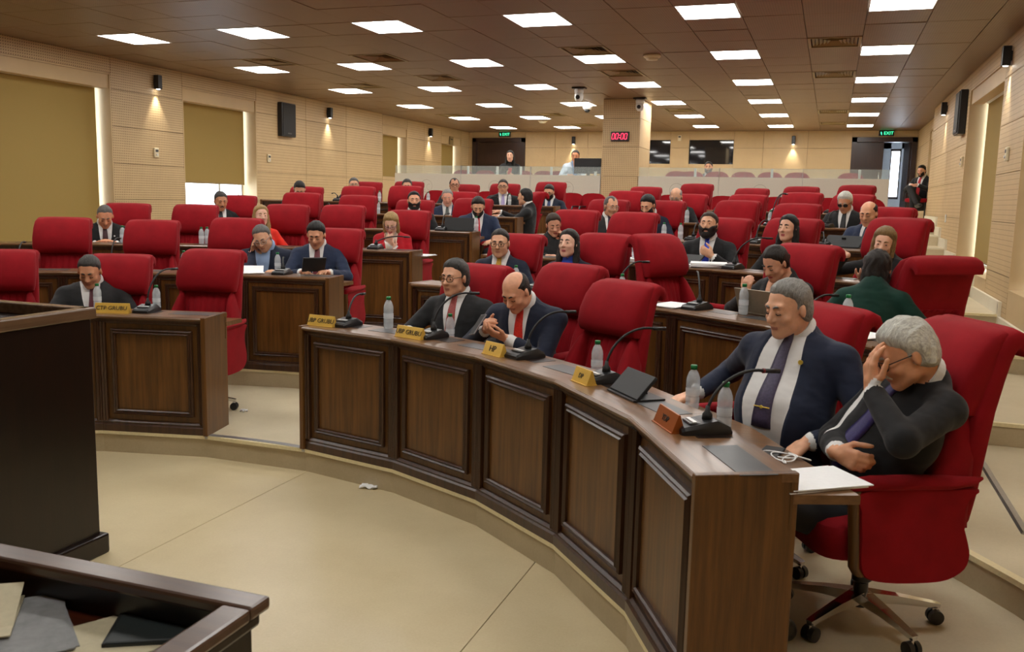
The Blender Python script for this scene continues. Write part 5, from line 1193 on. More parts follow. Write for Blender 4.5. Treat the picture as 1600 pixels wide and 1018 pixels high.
def finish_mesh(name, V, F, mats, mi=None, attr=None):
    me = bpy.data.meshes.new(name); n = len(V); m = len(F)
    me.vertices.add(n); me.vertices.foreach_set('co', np.asarray(V, np.float32).ravel())
    me.loops.add(4 * m); me.loops.foreach_set('vertex_index', np.asarray(F, np.int32).ravel())
    me.polygons.add(m); me.polygons.foreach_set('loop_start', np.arange(0, 4 * m, 4, dtype=np.int32)); me.polygons.foreach_set('loop_total', np.full(m, 4, np.int32))
    me.polygons.foreach_set('use_smooth', np.ones(m, bool))
    for q in mats: me.materials.append(q)
    if mi is not None: me.polygons.foreach_set('material_index', np.asarray(mi, np.int32))
    me.update(calc_edges=True); me.validate()
    if attr is not None:
        a = me.attributes.new('opening', 'FLOAT', 'POINT'); a.data.foreach_set('value', np.asarray(attr, np.float32))
    return me
def keep_largest(V, F):
    """largest connected piece (labels spread along edges with pointer jumping)"""
    n = len(V); lab = np.arange(n)
    a = np.concatenate([F[:, 0], F[:, 1], F[:, 2], F[:, 3]]); b = np.concatenate([F[:, 1], F[:, 2], F[:, 3], F[:, 0]])
    o = np.argsort(a, kind='stable'); a, b = a[o], b[o]; st = np.flatnonzero(np.r_[True, a[1:] != a[:-1]]); ua = a[st]
    for _ in range(300):
        m = np.minimum.reduceat(lab[b], st); l2 = lab.copy(); l2[ua] = np.minimum(l2[ua], m); l2 = np.minimum(l2, l2[l2]); l2 = np.minimum(l2, l2[l2])
        if (l2 == lab).all(): break
        lab = l2
    big = np.bincount(lab).argmax(); kv = lab == big
    if kv.all(): return V, F
    mp = -np.ones(n, int); mp[kv] = np.arange(kv.sum())
    return V[kv], mp[F[kv[F[:, 0]]]]
def bounded(f, pts, r, far=0.06):
    """evaluate f only near its points; further off return the distance to their box"""
    lo = (np.min(pts, 0) - r).astype(np.float32); hi = (np.max(pts, 0) + r).astype(np.float32)
    def g(P):
        q = np.maximum(np.maximum(lo - P, P - hi), 0); d = np.sqrt((q * q).sum(1)); m = d < far; d = d + 0.0
        if m.any(): d[m] = f(P[m])
        return d
    return g

def person(head, k, label, body=None, face=(0, 0, 0), hr=0.70, seat_r=0.76, h=0.009, suit='black', shirt='white', tie=None, skin=(206, 156, 124), hair='short', hc='dark', hands=None, fem=0, fat=1.0, beard=0, moust=0, glasses=None, eyes=1, base=None, tier=None, Rref=None, locks=None, ht=0.008, line=0.098, wide=1.0, extra=None, legs='sit', belly=0.0, n=None, pelvis_drop=0.0, off=0.0, trousers=None, bc=None, sho=0.0, open_v=1.0, hs=1.0, shz=0.065):
    """seated person whose head centre is seen at a pixel; body/face turns are degrees from facing the camera"""
    zt = TZ[k] if tier is None else tier
    if Rref is None: H = polar(head[0], head[1], RR[k] + hr)
    else: H = np.asarray(Rref, float)
    v = face_dir(H, body, off); rz = heading(v)
    if base is None:
        c = np.array([H[0], H[1]]) - v * (seat_r - hr)
    else: c = np.asarray(base, float)
    ca, sa = math.cos(-rz), math.sin(-rz)
    def loc(p): x, y = p[0] - c[0], p[1] - c[1]; return np.array([ca * x - sa * y, sa * x + ca * y, p[2] - zt])
    Hl = loc(H)
    fd = face_dir(H, face[0]); fyaw = heading(fd) - rz; HR = rot3(fyaw, math.radians(face[1]), math.radians(face[2]))
    hsz = (0.92 if fem else 0.955) * hs
    zs = 0.50 - pelvis_drop                                  # sitting height
    P0 = np.array([0, 0, min(zs + 0.10, Hl[2] - 0.70)])
    NB = Hl + HR @ np.array([0, -0.035, -0.115]) * hsz; NB = NB + np.array([0, -0.03, -0.05]) + (np.array([Hl[0] * 0.7, Hl[1] - 0.05, Hl[2] - 0.19]) - (Hl + np.array([0, -0.06, -0.17]))) * 0.5
    NB = NB + np.array([0, 0, shz]); sp = NB - P0; Ls = np.linalg.norm(sp); su = sp / Ls
    sx = np.array([1, 0, 0.0]) * math.cos(sho) + np.array([0, 0, 1.0]) * math.sin(sho); sf = np.cross(su, sx); sf = -sf if sf[1] < 0 else sf; sf /= np.linalg.norm(sf)
    TM = np.stack([sx, sf, su], 1)
    W_ = (0.86 if fem else 1.0) * wide
    def T(x, y, z): return P0 + TM @ np.array([x, y, z])
    SH = [T(s * 0.172 * W_, -0.012, Ls - 0.105) for s in (-1, 1)]
    torso = [('e', T(0, 0.005, Ls - 0.185), (0.188 * W_, 0.118 * (0.95 + 0.05 * wide), 0.17)), ('e', T(0, 0.02 + belly * 0.4, Ls * 0.42), ((0.176 if not fem else 0.158) * W_ + belly * 0.3, 0.122 + belly, 0.20)), ('e', T(0, 0.01, 0.02), (0.172 * W_, 0.135, 0.13))]
    if fem: torso.append(('e', T(-0.07, 0.075, Ls - 0.22), (0.07, 0.055, 0.07))); torso.append(('e', T(0.07, 0.075, Ls - 0.22), (0.07, 0.055, 0.07)))
    cl = [(T(0, -0.03, Ls - 0.045), SH[0], 0.055 * W_, 0.060 * W_), (T(0, -0.03, Ls - 0.045), SH[1], 0.055 * W_, 0.060 * W_), (T(0, -0.025, Ls - 0.10), T(0, -0.02, Ls - 0.015), 0.085 * W_, 0.062)]
    ua, fa = (0.27, 0.245) if fem else (0.285, 0.26)
    arms = []; handp = []; cuffs = []; wrists = []
    hd = hands or {}
    for i, s in enumerate((-1, 1)):
        spec = hd.get('RL'[1 - i] if False else ('L' if s < 0 else 'R'), {})
        Wt = spec.get('w', (s * 0.17, 0.33, 0.68)); Wt = np.asarray(Wt, float)
        if spec.get('rel') == 'head': Wt = Hl + HR @ Wt
        elif spec.get('rel') == 'world': Wt = loc(Wt)
        pole = spec.get('pole', (s * 0.8, -0.35, -0.6))
        Eb, Wt = ik(SH[i], Wt, ua, fa, pole)
        arms += [(SH[i], Eb, 0.060 * W_, 0.051 * (0.9 if fem else 1)), (Eb, Wt + (Eb - Wt) * 0.13, 0.052 * (0.9 if fem else 1), 0.040 * (0.9 if fem else 1))]
        fdir = np.asarray(spec.get('d', tuple((Wt - Eb) / np.linalg.norm(Wt - Eb))), float); nn = np.asarray(spec.get('n', (0, 0, -1)), float)
        if spec.get('rel') == 'head' and spec.get('hd', True): fdir = HR @ fdir; nn = HR @ nn
        # thumb: palm down, right hand points its thumb to the left
        side = spec.get('side', -1 if s > 0 else 1)
        u = (Wt - Eb) / np.linalg.norm(Wt - Eb)
        wrists.append((Wt, u)); cuffs.append((Wt - u * 0.035, Wt - u * 0.016, 0.032, 0.030))
        handp += hand_prims(Wt, fdir, nn, side, spec.get('curl', 0.35), 0.92 if fem else 1.03, spec.get('spread', 0.2), spec.get('thumb', 0.3))
    HP = [T(s * 0.09, 0.0, -0.02) for s in (-1, 1)]; legp = []; shoe = []
    for i, s in enumerate((-1, 1)):
        kn = np.array([s * 0.13, 0.43, zs + 0.045]); ft = np.array([s * 0.12, 0.42, 0.09]); toe = np.array([s * 0.14, 0.57, 0.045])
        if legs == 'cross' and s > 0: kn = np.array([0.0, 0.44, zs + 0.16]); ft = np.array([-0.26, 0.60, 0.36]); toe = np.array([-0.40, 0.70, 0.33])
        if legs == 'cross' and s < 0: kn = np.array([-0.06, 0.42, zs + 0.04]); ft = np.array([-0.05, 0.38, 0.09]); toe = np.array([-0.06, 0.53, 0.045])
        if legs == 'tuck': ft = np.array([s * 0.14, 0.36, 0.09]); toe = np.array([s * 0.16, 0.5, 0.045])
        legp += [(HP[i], kn, 0.088, 0.062), (kn, ft, 0.060, 0.042)]; shoe += [(ft + (0, -0.03, -0.045), toe, 0.045, 0.035)]
    hp = dict(fem=fem, fat=fat)
    neck0 = Hl + HR @ np.array([0, -0.028, -0.05]) * hsz; neck1 = NB + su * 0.0
    nr = 0.046 if fem else 0.056 * (0.9 + 0.1 * fat)
    def f_torso(P):
        d = None
        for _, c_, r_ in torso: q = sd_ell(P, c_, r_, TM); d = q if d is None else smin(d, q, 0.06)
        for a in cl: d = smin(d, sd_cone(P, *a), 0.045)
        return d
    def f_arms(P):
        d = None
        for a in arms: q = sd_cone(P, *a); d = q if d is None else smin(d, q, 0.02)
        return d
    def f_legs(P):
        d = None
        for a in legp: q = sd_cone(P, *a); d = q if d is None else smin(d, q, 0.02)
        return d
    def f_hands(P):
        d = None
        for a in handp: q = sd_cone(P, *a); d = q if d is None else smin(d, q, 0.0055)
        return d
    def f_cuff(P): return np.minimum(sd_cone(P, *cuffs[0]), sd_cone(P, *cuffs[1]))
    def f_shoe(P): return np.minimum(sd_cone(P, *shoe[0]), sd_cone(P, *shoe[1]))
    def f_head(P): return head_sdf(((P - Hl) @ HR / hsz).astype(P.dtype), hp) * hsz
    def f_neck(P): return sd_cone(P, neck0, neck1, nr, nr * 1.1)
    f_hands = bounded(f_hands, np.array([a[0] for a in handp] + [a[1] for a in handp]), 0.03, 0.05) if True else f_hands
    hcen = [i for i in range(2)]; nh = len(handp) // 2
    def two(lst):
        def f1(P):
            d = None
            for a in lst: q = sd_cone(P, *a); d = q if d is None else smin(d, q, 0.0055)
            return d
        return bounded(f1, np.array([a[0] for a in lst] + [a[1] for a in lst]), 0.03, 0.05)
    fh1, fh2 = two(handp[:nh]), two(handp[nh:])
    f_hands = lambda P: np.minimum(fh1(P), fh2(P))
    f_arms = bounded(f_arms, np.array([a[0] for a in arms] + [a[1] for a in arms]), 0.07, 0.12)
    f_legs = bounded(f_legs, np.array([a[0] for a in legp] + [a[1] for a in legp]), 0.09, 0.12)
    f_shoe = bounded(f_shoe, np.array([a[0] for a in shoe] + [a[1] for a in shoe]), 0.05, 0.1)
    f_head = bounded(f_head, np.array([Hl]), 0.15, 0.08)
    def fn(P):
        d = f_torso(P); d = smin(d, f_arms(P), 0.03)
        d = smin(d, f_legs(P), 0.03); d = np.minimum(d, f_shoe(P))
        d = smin(d, smin(f_head(P), f_neck(P), 0.02), 0.012); d = smin(d, f_cuff(P), 0.004); d = smin(d, f_hands(P), 0.004)
        return d
    pts = np.array([Hl, *SH, *[a[0] for a in legp], *[a[1] for a in legp], *[a[1] for a in handp], *[a[1] for a in shoe], *[a[1] for a in arms]])
    lo = np.minimum(pts.min(0) - 0.13, (-0.25 * W_, -0.19 - 0.0, 0.0)); hi = pts.max(0) + 0.15; hi[2] = max(hi[2], Hl[2] + 0.16); lo[2] = -0.005
    V, F = mesh_sdf(fn, lo, hi, h, WZ - 0.1 if legs == 'sit' else None, 0.02 if h < 0.02 else h)
    V, F = keep_largest(V, F)
    Cn = V[F].mean(1)
    g = np.stack([np.minimum(f_torso(Cn), f_arms(Cn)), f_head(Cn), f_neck(Cn), f_hands(Cn), f_cuff(Cn) - 0.001, f_legs(Cn), f_shoe(Cn) - 0.004], 1).argmin(1)
    mi = np.array([0, 1, 1, 1, 2, 3, 4])[g]
    for Wt, u_ in wrists:
        r_ = Cn - Wt; t_ = r_ @ u_; nearw = (np.linalg.norm(r_ - t_[:, None] * u_, axis=1) < 0.06) & (t_ > -0.06) & (t_ < 0.03) & ((mi == 0) | (mi == 1) | (mi == 2)) & (f_head(Cn) > 0.012)
        mi[nearw & (t_ < -0.026)] = 0; mi[nearw & (t_ >= -0.026) & (t_ < -0.004)] = 2; mi[nearw & (t_ >= -0.004)] = 1
    Q = (Cn - Hl) @ HR / hsz; mi[(mi == 1) & lips_mask(Q)] = 5
    # front opening of the jacket, measured across the chest
    L_ = (V - P0) @ TM; u = L_[:, 2] / Ls; hw = np.interp(u, [0.16, 0.30, 0.78, 1.0], [-0.02, 0.0, 0.056, 0.070]) * min(open_v, 1.0) + (max(open_v, 1.0) - 1.0) * np.interp(u, [-0.1, 0.02, 0.1, 0.5, 0.85, 1.0], [-0.1, 0.05, 0.09, 0.085, 0.03, 0.0])
    op = np.where(L_[:, 1] > 0.0, hw - np.abs(L_[:, 0]), -0.3)
    if suit == 'none': op = np.full(len(V), 0.05)
    # the jacket stands proud of the shirt
    nrm = np.zeros_like(V); fnorm = np.cross(V[F[:, 1]] - V[F[:, 0]], V[F[:, 2]] - V[F[:, 0]])
    for q in range(4):
        for ax_ in range(3): nrm[:, ax_] += np.bincount(F[:, q], fnorm[:, ax_], len(V))
    nrm /= np.maximum(np.linalg.norm(nrm, axis=1), 1e-9)[:, None]
    isj = np.zeros(len(V), bool); isj[F[mi == 0].ravel()] = True
    V = V + nrm * (np.where(isj & (op < 0), 0.007, 0.0) * np.clip(-op / 0.008, 0, 1) * np.clip((0.085 + op) / 0.04, 0, 1))[:, None]
    sm = suit_mat(suit + '_' + shirt, SUITC.get(suit, SHIRTC[shirt]), SHIRTC[shirt])
    tr = trousers or TROU
    me = finish_mesh('person', V, F, [sm, skin_mat(skin), SHIRTCUFF if shirt in ('white', 'cream') else sm, tr, SHOE, LIPF if fem else LIPM], mi, op)
    o = obj('person', me, None, (c[0], c[1], zt), (0, 0, rz)); tag(o, label, 'person')
    # ---- hair and facial hair
    def add_sdf(name, f, mat, lo_, hi_, hh, big=True):
        V2, F2 = mesh_sdf(f, lo_, hi_, hh)
        if len(F2) == 0: return
        if big: V2, F2 = keep_largest(V2, F2)
        V2 = V2 * hsz @ HR.T + Hl; m2 = finish_mesh(name, V2, F2, [mat]); return obj(name, m2, o)
    hh = max(0.006, h * 0.75)
    if hair != 'none':
        hpar = dict(hair=hair, ht=ht, line=line, locks=locks or []); 
        if n: hpar['n'] = n
        ex = np.array([q for l in (locks or []) for q in (l[0], l[1])] or [(0, 0, 0)])
        lo2 = np.minimum((-0.11, -0.14, -0.11), ex.min(0) - 0.06); hi2 = np.maximum((0.11, 0.13, 0.165), ex.max(0) + 0.06)
        add_sdf('hair', lambda Z: hair_sdf(Z, hpar), hair_mat(hc, HAIRC[hc]), lo2, hi2, hh)
    bcol = bc or hc
    if beard: add_sdf('beard', lambda Z: beard_sdf(Z, dict(bt=beard, fat=fat)), hair_mat(bcol, HAIRC[bcol]), (-0.1, -0.06, -0.16), (0.1, 0.13, 0.0), hh)
    if moust: add_sdf('moustache', lambda Z: moust_sdf(Z, {}), hair_mat(bcol, HAIRC[bcol]), (-0.04, 0.06, -0.075), (0.04, 0.12, -0.03), 0.004)
    HRm = Matrix(HR.tolist()).to_4x4(); HM = Matrix.Translation(Hl) @ HRm @ Matrix.Scale(hsz, 4)
    for s in (-1, 1):
        b = MB().tube([tuple(HM @ Vector(q)) for q in ((s * 0.012, 0.0935, 0.027), (s * 0.026, 0.092, 0.033), (s * 0.046, 0.079, 0.028))], [0.0045, 0.005, 0.002], 6)
        b.build('eyebrow', hair_mat(bcol if hc in ('white', 'silver') and False else hc, HAIRC[hc]), o, smooth=True)
        if eyes:
            e = MB(); rings = []
            for i in range(7):
                a = -PI / 2 + PI * i / 6; rings.append([tuple(HM @ Vector((s * 0.031 + 0.0112 * math.cos(a) * math.cos(q * PI / 6), 0.0775 + 0.0132 * math.sin(a) * 1.0, 0.005 + (0.0040) * math.cos(a) * math.sin(q * PI / 6)))) for q in range(12)])
            e.loft(rings); eo = e.build('eye', EYEW, o, smooth=True)
            b2 = MB().loft([[tuple(HM @ Vector((s * 0.031 + r * math.cos(q * PI / 5), y, 0.005 + min(r, 0.0040) * math.sin(q * PI / 5)))) for q in range(10)] for r, y in ((0.0066, 0.0870), (0.0060, 0.0905), (0.002, 0.0915))]); b2.build('iris', EYED, eo, smooth=True)
        else:
            MB().tube([tuple(HM @ Vector(q)) for q in ((s * 0.018, 0.0885, 0.0), (s * 0.031, 0.0915, -0.0035), (s * 0.044, 0.085, 0.0))], 0.0022, 5).build('lash_line', hair_mat('dark', HAIRC['dark']), o, smooth=True)
    if glasses:
        gm = plain('spectacle_' + glasses, {'black': (0.01, 0.01, 0.01), 'brown': (0.05, 0.025, 0.012), 'metal': (0.25, 0.24, 0.23), 'purple': hx((60, 30, 90)), 'dark': (0.008, 0.008, 0.008)}[glasses], 0.3)
        def rimp(s): return [(s * (0.033 + 0.0235 * math.copysign(abs(math.cos(a)) ** 0.7, math.cos(a))), 0.104 - 0.010 * (abs(math.cos(a)) if math.cos(a) > 0 else 0), 0.004 + 0.0175 * math.copysign(abs(math.sin(a)) ** 0.7, math.sin(a))) for a in [PI + q * 2 * PI / 18 for q in range(19)]]
        R1 = rimp(1); Lr = rimp(-1)
        path = [(-0.082, -0.005, 0.012), (-0.078, 0.03, 0.014), (-0.060, 0.088, 0.012)]
        lpth = Lr[9:] + Lr[1:10]     # start and end on the outer side
        lpth = [(-q[0], q[1], q[2]) for q in R1][9:] + [(-q[0], q[1], q[2]) for q in R1][1:10] + [(-q[0], q[1], q[2]) for q in R1][10:19]
        path += lpth + [(0, 0.109, 0.008)] + R1 + R1[1:10] + [(0.060, 0.088, 0.012), (0.078, 0.03, 0.014), (0.082, -0.005, 0.012)]
        go = MB().tube([tuple(HM @ Vector(q)) for q in path], 0.0021 if h < 0.01 else 0.0028, 6).build('glasses', gm, o, smooth=True)
        if glasses == 'dark':
            for rp, s in ((R1, 1), (Lr, -1)):
                MB().loft([[tuple(HM @ Vector((q[0], q[1] + dy, q[2]))) for q in rp[:18]] for dy in (-0.001, 0.001)]).build('lens', BLACK, go)
    # ---- shirt collar and tie lie on the body surface
    def march(xz, y0=0.30):
        xz = np.asarray(xz, float).reshape(-1, 2)
        p = P0 + np.stack([xz[:, 0], np.full(len(xz), y0), xz[:, 1]], 1) @ TM.T
        for _ in range(30):
            d = np.minimum(f_torso(p), f_neck(p)); p = p - sf * np.clip(d, -0.01, 0.2)[:, None]
        return p
    if tie or shirt in ('white', 'blue', 'cream', 'cobalt'):
        cm = plain('collar_' + shirt, SHIRTC[shirt], 0.7)
        na = (neck0 - neck1); na /= np.linalg.norm(na); ax = sx - na * (sx @ na); ax /= np.linalg.norm(ax); ay = np.cross(na, ax)
        rings = []
        for q in range(25):
            a = math.radians(-90 + 7 + (360 - 14) * q / 24) + PI      # opening at the front
            front = max(0.0, math.cos(a - PI / 2 * 1) * 1.0) if False else max(0.0, math.sin(a))
            dirv = ax * math.cos(a) + ay * math.sin(a); rd = nr * 1.05 + 0.004
            tp = neck1 + na * (0.046 - 0.020 * front) + dirv * (rd - 0.002); bt_ = neck1 + na * (0.014 - 0.024 * front ** 3) + dirv * (rd + 0.009 + 0.004 * front)
            rings.append([tuple(tp), tuple(bt_), tuple(bt_ + dirv * 0.004), tuple(tp + dirv * 0.004)])
        MB().loft(rings).build('shirt_collar', cm, o, smooth=False)
    if tie:
        tm = plain('tie_%d_%d_%d' % tie, hx(tie), 0.5, var=0.25, ns=120.0)
        rows = 12; zt0, zt1 = Ls + 0.0, Ls * 0.34; xz = []; th = []
        for j in range(rows):
            q = j / (rows - 1); z = zt0 + (zt1 - zt0) * q
            w = 0.021 if j < 1 else (0.017 if j == 1 else 0.018 + 0.026 * q)
            for x in (-1, -0.5, 0, 0.5, 1): xz.append((x * w, z)); th.append((0.022 if j == 0 else (0.017 if j == 1 else 0.010)) * (1 - 0.35 * x * x))
        V3 = list(march(xz) + sf * np.array(th)[:, None])
        nv = len(V3); V3 += [p - sf * 0.012 for p in V3]; F3 = []
        for j in range(rows - 1):
            for i in range(4): a = j * 5 + i; F3 += [(a, a + 1, a + 6, a + 5), (a + nv + 5, a + nv + 6, a + nv + 1, a + nv)]
        for j in range(rows - 1):
            for i in (0, 4): a = j * 5 + i; F3.append((a, a + 5, a + 5 + nv, a + nv))
        for i in range(4): F3 += [(i, i + nv, i + 1 + nv, i + 1), ((rows - 1) * 5 + i, (rows - 1) * 5 + i + 1, (rows - 1) * 5 + i + 1 + nv, (rows - 1) * 5 + i + nv)]
        me3 = mesh_of('tie', V3, F3, tm, True); obj('tie', me3, o)
    o['_frame'] = 0
    del o['_frame']
    return dict(o=o, H=Hl, HR=HR, P0=P0, TM=TM, Ls=Ls, c=c, rz=rz, zt=zt, T=T, march=march, sf=sf)
# ------------------------------------------------------------------ the people in the photograph
DP = lambda px, py, k, r: tuple(polar(px, py, RR[k] + r))
def up(z, k): return TZ[k] + z
PP = {}
N_, M_, F_ = 0.0072, 0.0098, 0.0128
def PR(key, *a, **kw): PP[key] = person(*a, **kw)
deskz0 = TZ[0] + WZ
# front row, stair side
w1 = DP(640, 512, 0, 0.40)
PR('rose', (710, 434), 0, 'man in black suit with rose tie and glasses sitting back in the front row', body=-26, face=(-36, 4, 0), h=N_, suit='charcoal', tie=(158, 70, 66), hair='full', hc='pepper', ht=0.016, n=0.003, line=0.104, glasses='brown', fat=1.06,
   hands=dict(R=dict(w=(w1[0], w1[1], deskz0 + 0.035), rel='world', d=(0.3, 1, -0.1), curl=0.5), L=dict(w=(-0.2, 0.30, 0.70))), skin=(212, 160, 128), wide=1.06)
w1 = DP(752, 520, 0, 0.44); w2 = DP(790, 528, 0, 0.47)
PR('bald', (806, 456), 0, 'bald man in navy suit and bright red tie looking at his phone', body=-24, face=(-34, 34, 0), hr=0.58, seat_r=0.82, h=N_, suit='navy', tie=(200, 36, 20), hair='bald', hc='dark', ht=0.006, eyes=0, fat=1.12, wide=1.12, belly=0.02,
   hands=dict(R=dict(w=(w1[0] + 0.02, w1[1] + 0.03, deskz0 + 0.10), rel='world', d=(-0.35, 0.8, 0.45), n=(-1, 0.2, 0.2), curl=0.7, side=-1), L=dict(w=(w2[0], w2[1], deskz0 + 0.07), rel='world', d=(0.75, 0.55, 0.35), n=(0.1, -0.4, 1), curl=0.35, side=1, spread=0.8, thumb=0.0)), skin=(214, 158, 126))
w1 = DP(1085, 612, 0, 0.50); w2 = DP(1262, 645, 0, 0.66)
PR('navy', (1231, 482), 0, 'man in navy suit with purple tie and gold clip, eyes closed', body=-30, face=(-44, 12, 0), hr=0.70, seat_r=0.72, h=N_, suit='mid', tie=(66, 58, 84), hair='full', hc='silver', ht=0.011, line=0.104, eyes=0, beard=0.0, open_v=2.0, wide=1.14, belly=0.045, trousers=GTROU,
   hands=dict(R=dict(w=(w1[0], w1[1], deskz0 + 0.035), rel='world', d=(0.35, 1, -0.25), curl=0.12, spread=0.5), L=dict(w=(w2[0], w2[1], up(0.70, 0)), rel='world', d=(0.35, 0.75, -0.55), n=(0, -0.3, -1), curl=0.45)), skin=(212, 160, 128), legs='sit', fat=1.04)
PR('white', (1413, 553), 0, 'white-haired man in black suit and glasses leaning his forehead on his hand', body=-58, face=(-64, 28, 0), base=(0.17, 3.60), hr=0.84, h=N_, suit='black', tie=(44, 34, 96), open_v=0.55, hair='full', hc='white', ht=0.018, line=0.098, n=0.005, moust=1, bc='white', glasses='black', eyes=0, wide=1.03, belly=0.03, fat=1.06, legs='tuck',
   hands=dict(L=dict(w=(-0.045, 0.17, -0.045), rel='head', d=(0.15, -0.45, 1), n=(0.1, -1, 0), curl=(0.30, 0.34, 0.40, 0.5), side=1, pole=(-0.75, 0.6, -0.4), spread=0.5, thumb=0.1), R=dict(w=(-0.17, 0.19, 0.735), d=(-1, -0.35, -0.1), n=(0, -1, -0.2), curl=0.8, pole=(0.9, 0.2, -0.6), side=-1)), skin=(206, 148, 112))
# second row, stair side
PR('yellow', (781, 380), 1, 'man in navy suit with mustard tie and round glasses in the second row', face=(-12, 6, 0), body=-14, h=M_, suit='navy', tie=(196, 150, 34), hair='short', hc='dark', glasses='black', fat=1.08, line=0.104)
PR('longhair', (888, 381), 1, 'woman with long dark hair, navy jacket and cobalt blouse looking up', face=(-24, -6, 0), body=-20, h=M_, suit='navy', shirt='cobalt', fem=1, hair='long', hc='dark', locks=LONG, skin=(216, 170, 146), ht=0.014, open_v=0.7)
PR('laptop', (1211, 411), 1, 'woman in black jacket with dark tied-back hair looking down at her laptop', face=(-38, 30, 0), body=-30, hr=0.66, h=M_, suit='black', shirt='skin', fem=1, hair='tied', hc='dark', locks=TAIL, eyes=0, skin=(204, 152, 124), ht=0.008,
   hands=dict(R=dict(w=(0.08, 0.30, 0.90), d=(-0.2, 0.2, 1), n=(0, -1, 0), curl=0.7), L=dict(w=(-0.12, 0.34, 0.80))))
PR('green', (1371, 421), 1, 'woman in dark green jacket seen from behind, long wavy dark hair', face=(168, 0, 0), body=172, hr=0.80, seat_r=1.06, shz=0.09, h=M_, suit='green', shirt='black', fem=1, hair='long', hc='dark', locks=[((0, -0.07, -0.03), (0.01, -0.11, -0.20), 0.06, 0.045), ((-0.05, -0.05, -0.03), (-0.04, -0.09, -0.2), 0.04, 0.03), ((0.05, -0.05, -0.03), (0.07, -0.09, -0.22), 0.04, 0.03)], ht=0.014, n=0.005, wide=1.05,
   hands=dict(L=dict(w=(-0.16, 0.28, 0.86), d=(-0.6, 0.5, 0.3)), R=dict(w=(0.18, 0.30, 0.72))))
# third row, stair side
PR('lean', (865, 351), 2, 'woman in black dotted blouse resting her cheek on her hand', face=(12, 20, 6), body=0, h=M_, suit='dotted', shirt='black', fem=1, hair='tied', hc='brown', locks=BUN, eyes=0, skin=(210, 156, 128),
   hands=dict(L=dict(w=(-0.075, 0.045, -0.15), rel='head', d=(0.1, 0.1, 1), n=(1, 0, 0), curl=0.5, side=1, pole=(-0.4, 0.3, -1)), R=dict(w=(0.05, 0.34, 0.78))))
PR('bluetie', (1107, 352), 2, 'bearded man in black suit holding the knot of his bright blue tie', face=(-14, -8, 0), body=-10, h=M_, suit='black', tie=(34, 66, 200), hair='short', hc='brown', beard=0.013, bc='dark', ht=0.012, wide=1.05, fat=1.05,
   hands=dict(L=dict(w=(-0.085, 0.12, -0.285), rel='head', hd=False, d=(0.75, 0.1, 0.45), n=(0.2, -1, 0.2), curl=0.75, side=1, pole=(-0.8, 0.2, -0.8))))
PR('darkwoman', (1231, 357), 2, 'woman with long black hair and black jacket looking aside in the third row', face=(-26, -4, 0), body=-15, h=M_, suit='black', shirt='skin', fem=1, hair='long', hc='black', locks=LONG, skin=(210, 160, 132), ht=0.014, n=0.003)
PR('blonde', (1381, 379), 2, 'blonde woman in black jacket gesturing with both hands by the stair', face=(-8, 12, -8), body=-25, hr=0.55, seat_r=0.80, h=M_, suit='black', shirt='black', fem=1, hair='bob', hc='honey', locks=BOB, ht=0.018, skin=(210, 162, 136),
   hands=dict(R=dict(w=tuple(DP(1322, 397, 2, 0.35)), rel='world', d=(1, -0.2, 0.35), n=(0, 0.6, -0.6), curl=0.1, spread=0.4), L=dict(w=tuple(DP(1345, 432, 2, 0.32)), rel='world', d=(-0.5, 0.6, 0.3), n=(0, 0, 1), curl=0.25, spread=0.5, side=-1)))
# fourth row, stair side
PR('greyturn', (955, 323), 3, 'grey man with thin glasses and dark suit turning to his neighbour', face=(26, 8, 0), body=8, h=M_, suit='charcoal', tie=(60, 36, 60), hair='receding', hc='grey', glasses='metal', skin=(200, 148, 116))
PR('lookdown', (1012, 321), 3, 'young bearded man in navy jacket without tie glancing down', face=(-24, 24, 0), body=-5, h=M_, suit='navy', hair='quiff', hc='black', beard=0.004, eyes=0, ht=0.012, skin=(206, 154, 122))
PR('baldblue', (1357, 334), 3, 'balding man in blue suit with navy tie near the stair', face=(-20, 16, 0), body=-24, h=M_, suit='blue', tie=(22, 28, 56), hair='bald', hc='dark', ht=0.007, fat=1.12, eyes=0, skin=(206, 150, 116), wide=1.08)
# fifth row, stair side
PR('baldglass', (1056, 308), 4, 'bald grey man in glasses resting his chin on his fist', face=(-12, 24, 0), body=-5, h=F_, suit='black', shirt='white', hair='bald', hc='silver', glasses='metal', eyes=0, ht=0.007,
   hands=dict(R=dict(w=(0.02, 0.10, -0.19), rel='head', d=(0, -0.1, 1), n=(0, -1, 0), curl=1.0)))
PR('sun', (1320, 316), 4, 'white-haired man in dark glasses and black tie by the stair', face=(-14, 26, 0), body=-10, h=F_, suit='black', tie=(14, 14, 18), hair='full', hc='white', glasses='dark', eyes=0, ht=0.014, skin=(196, 140, 108))
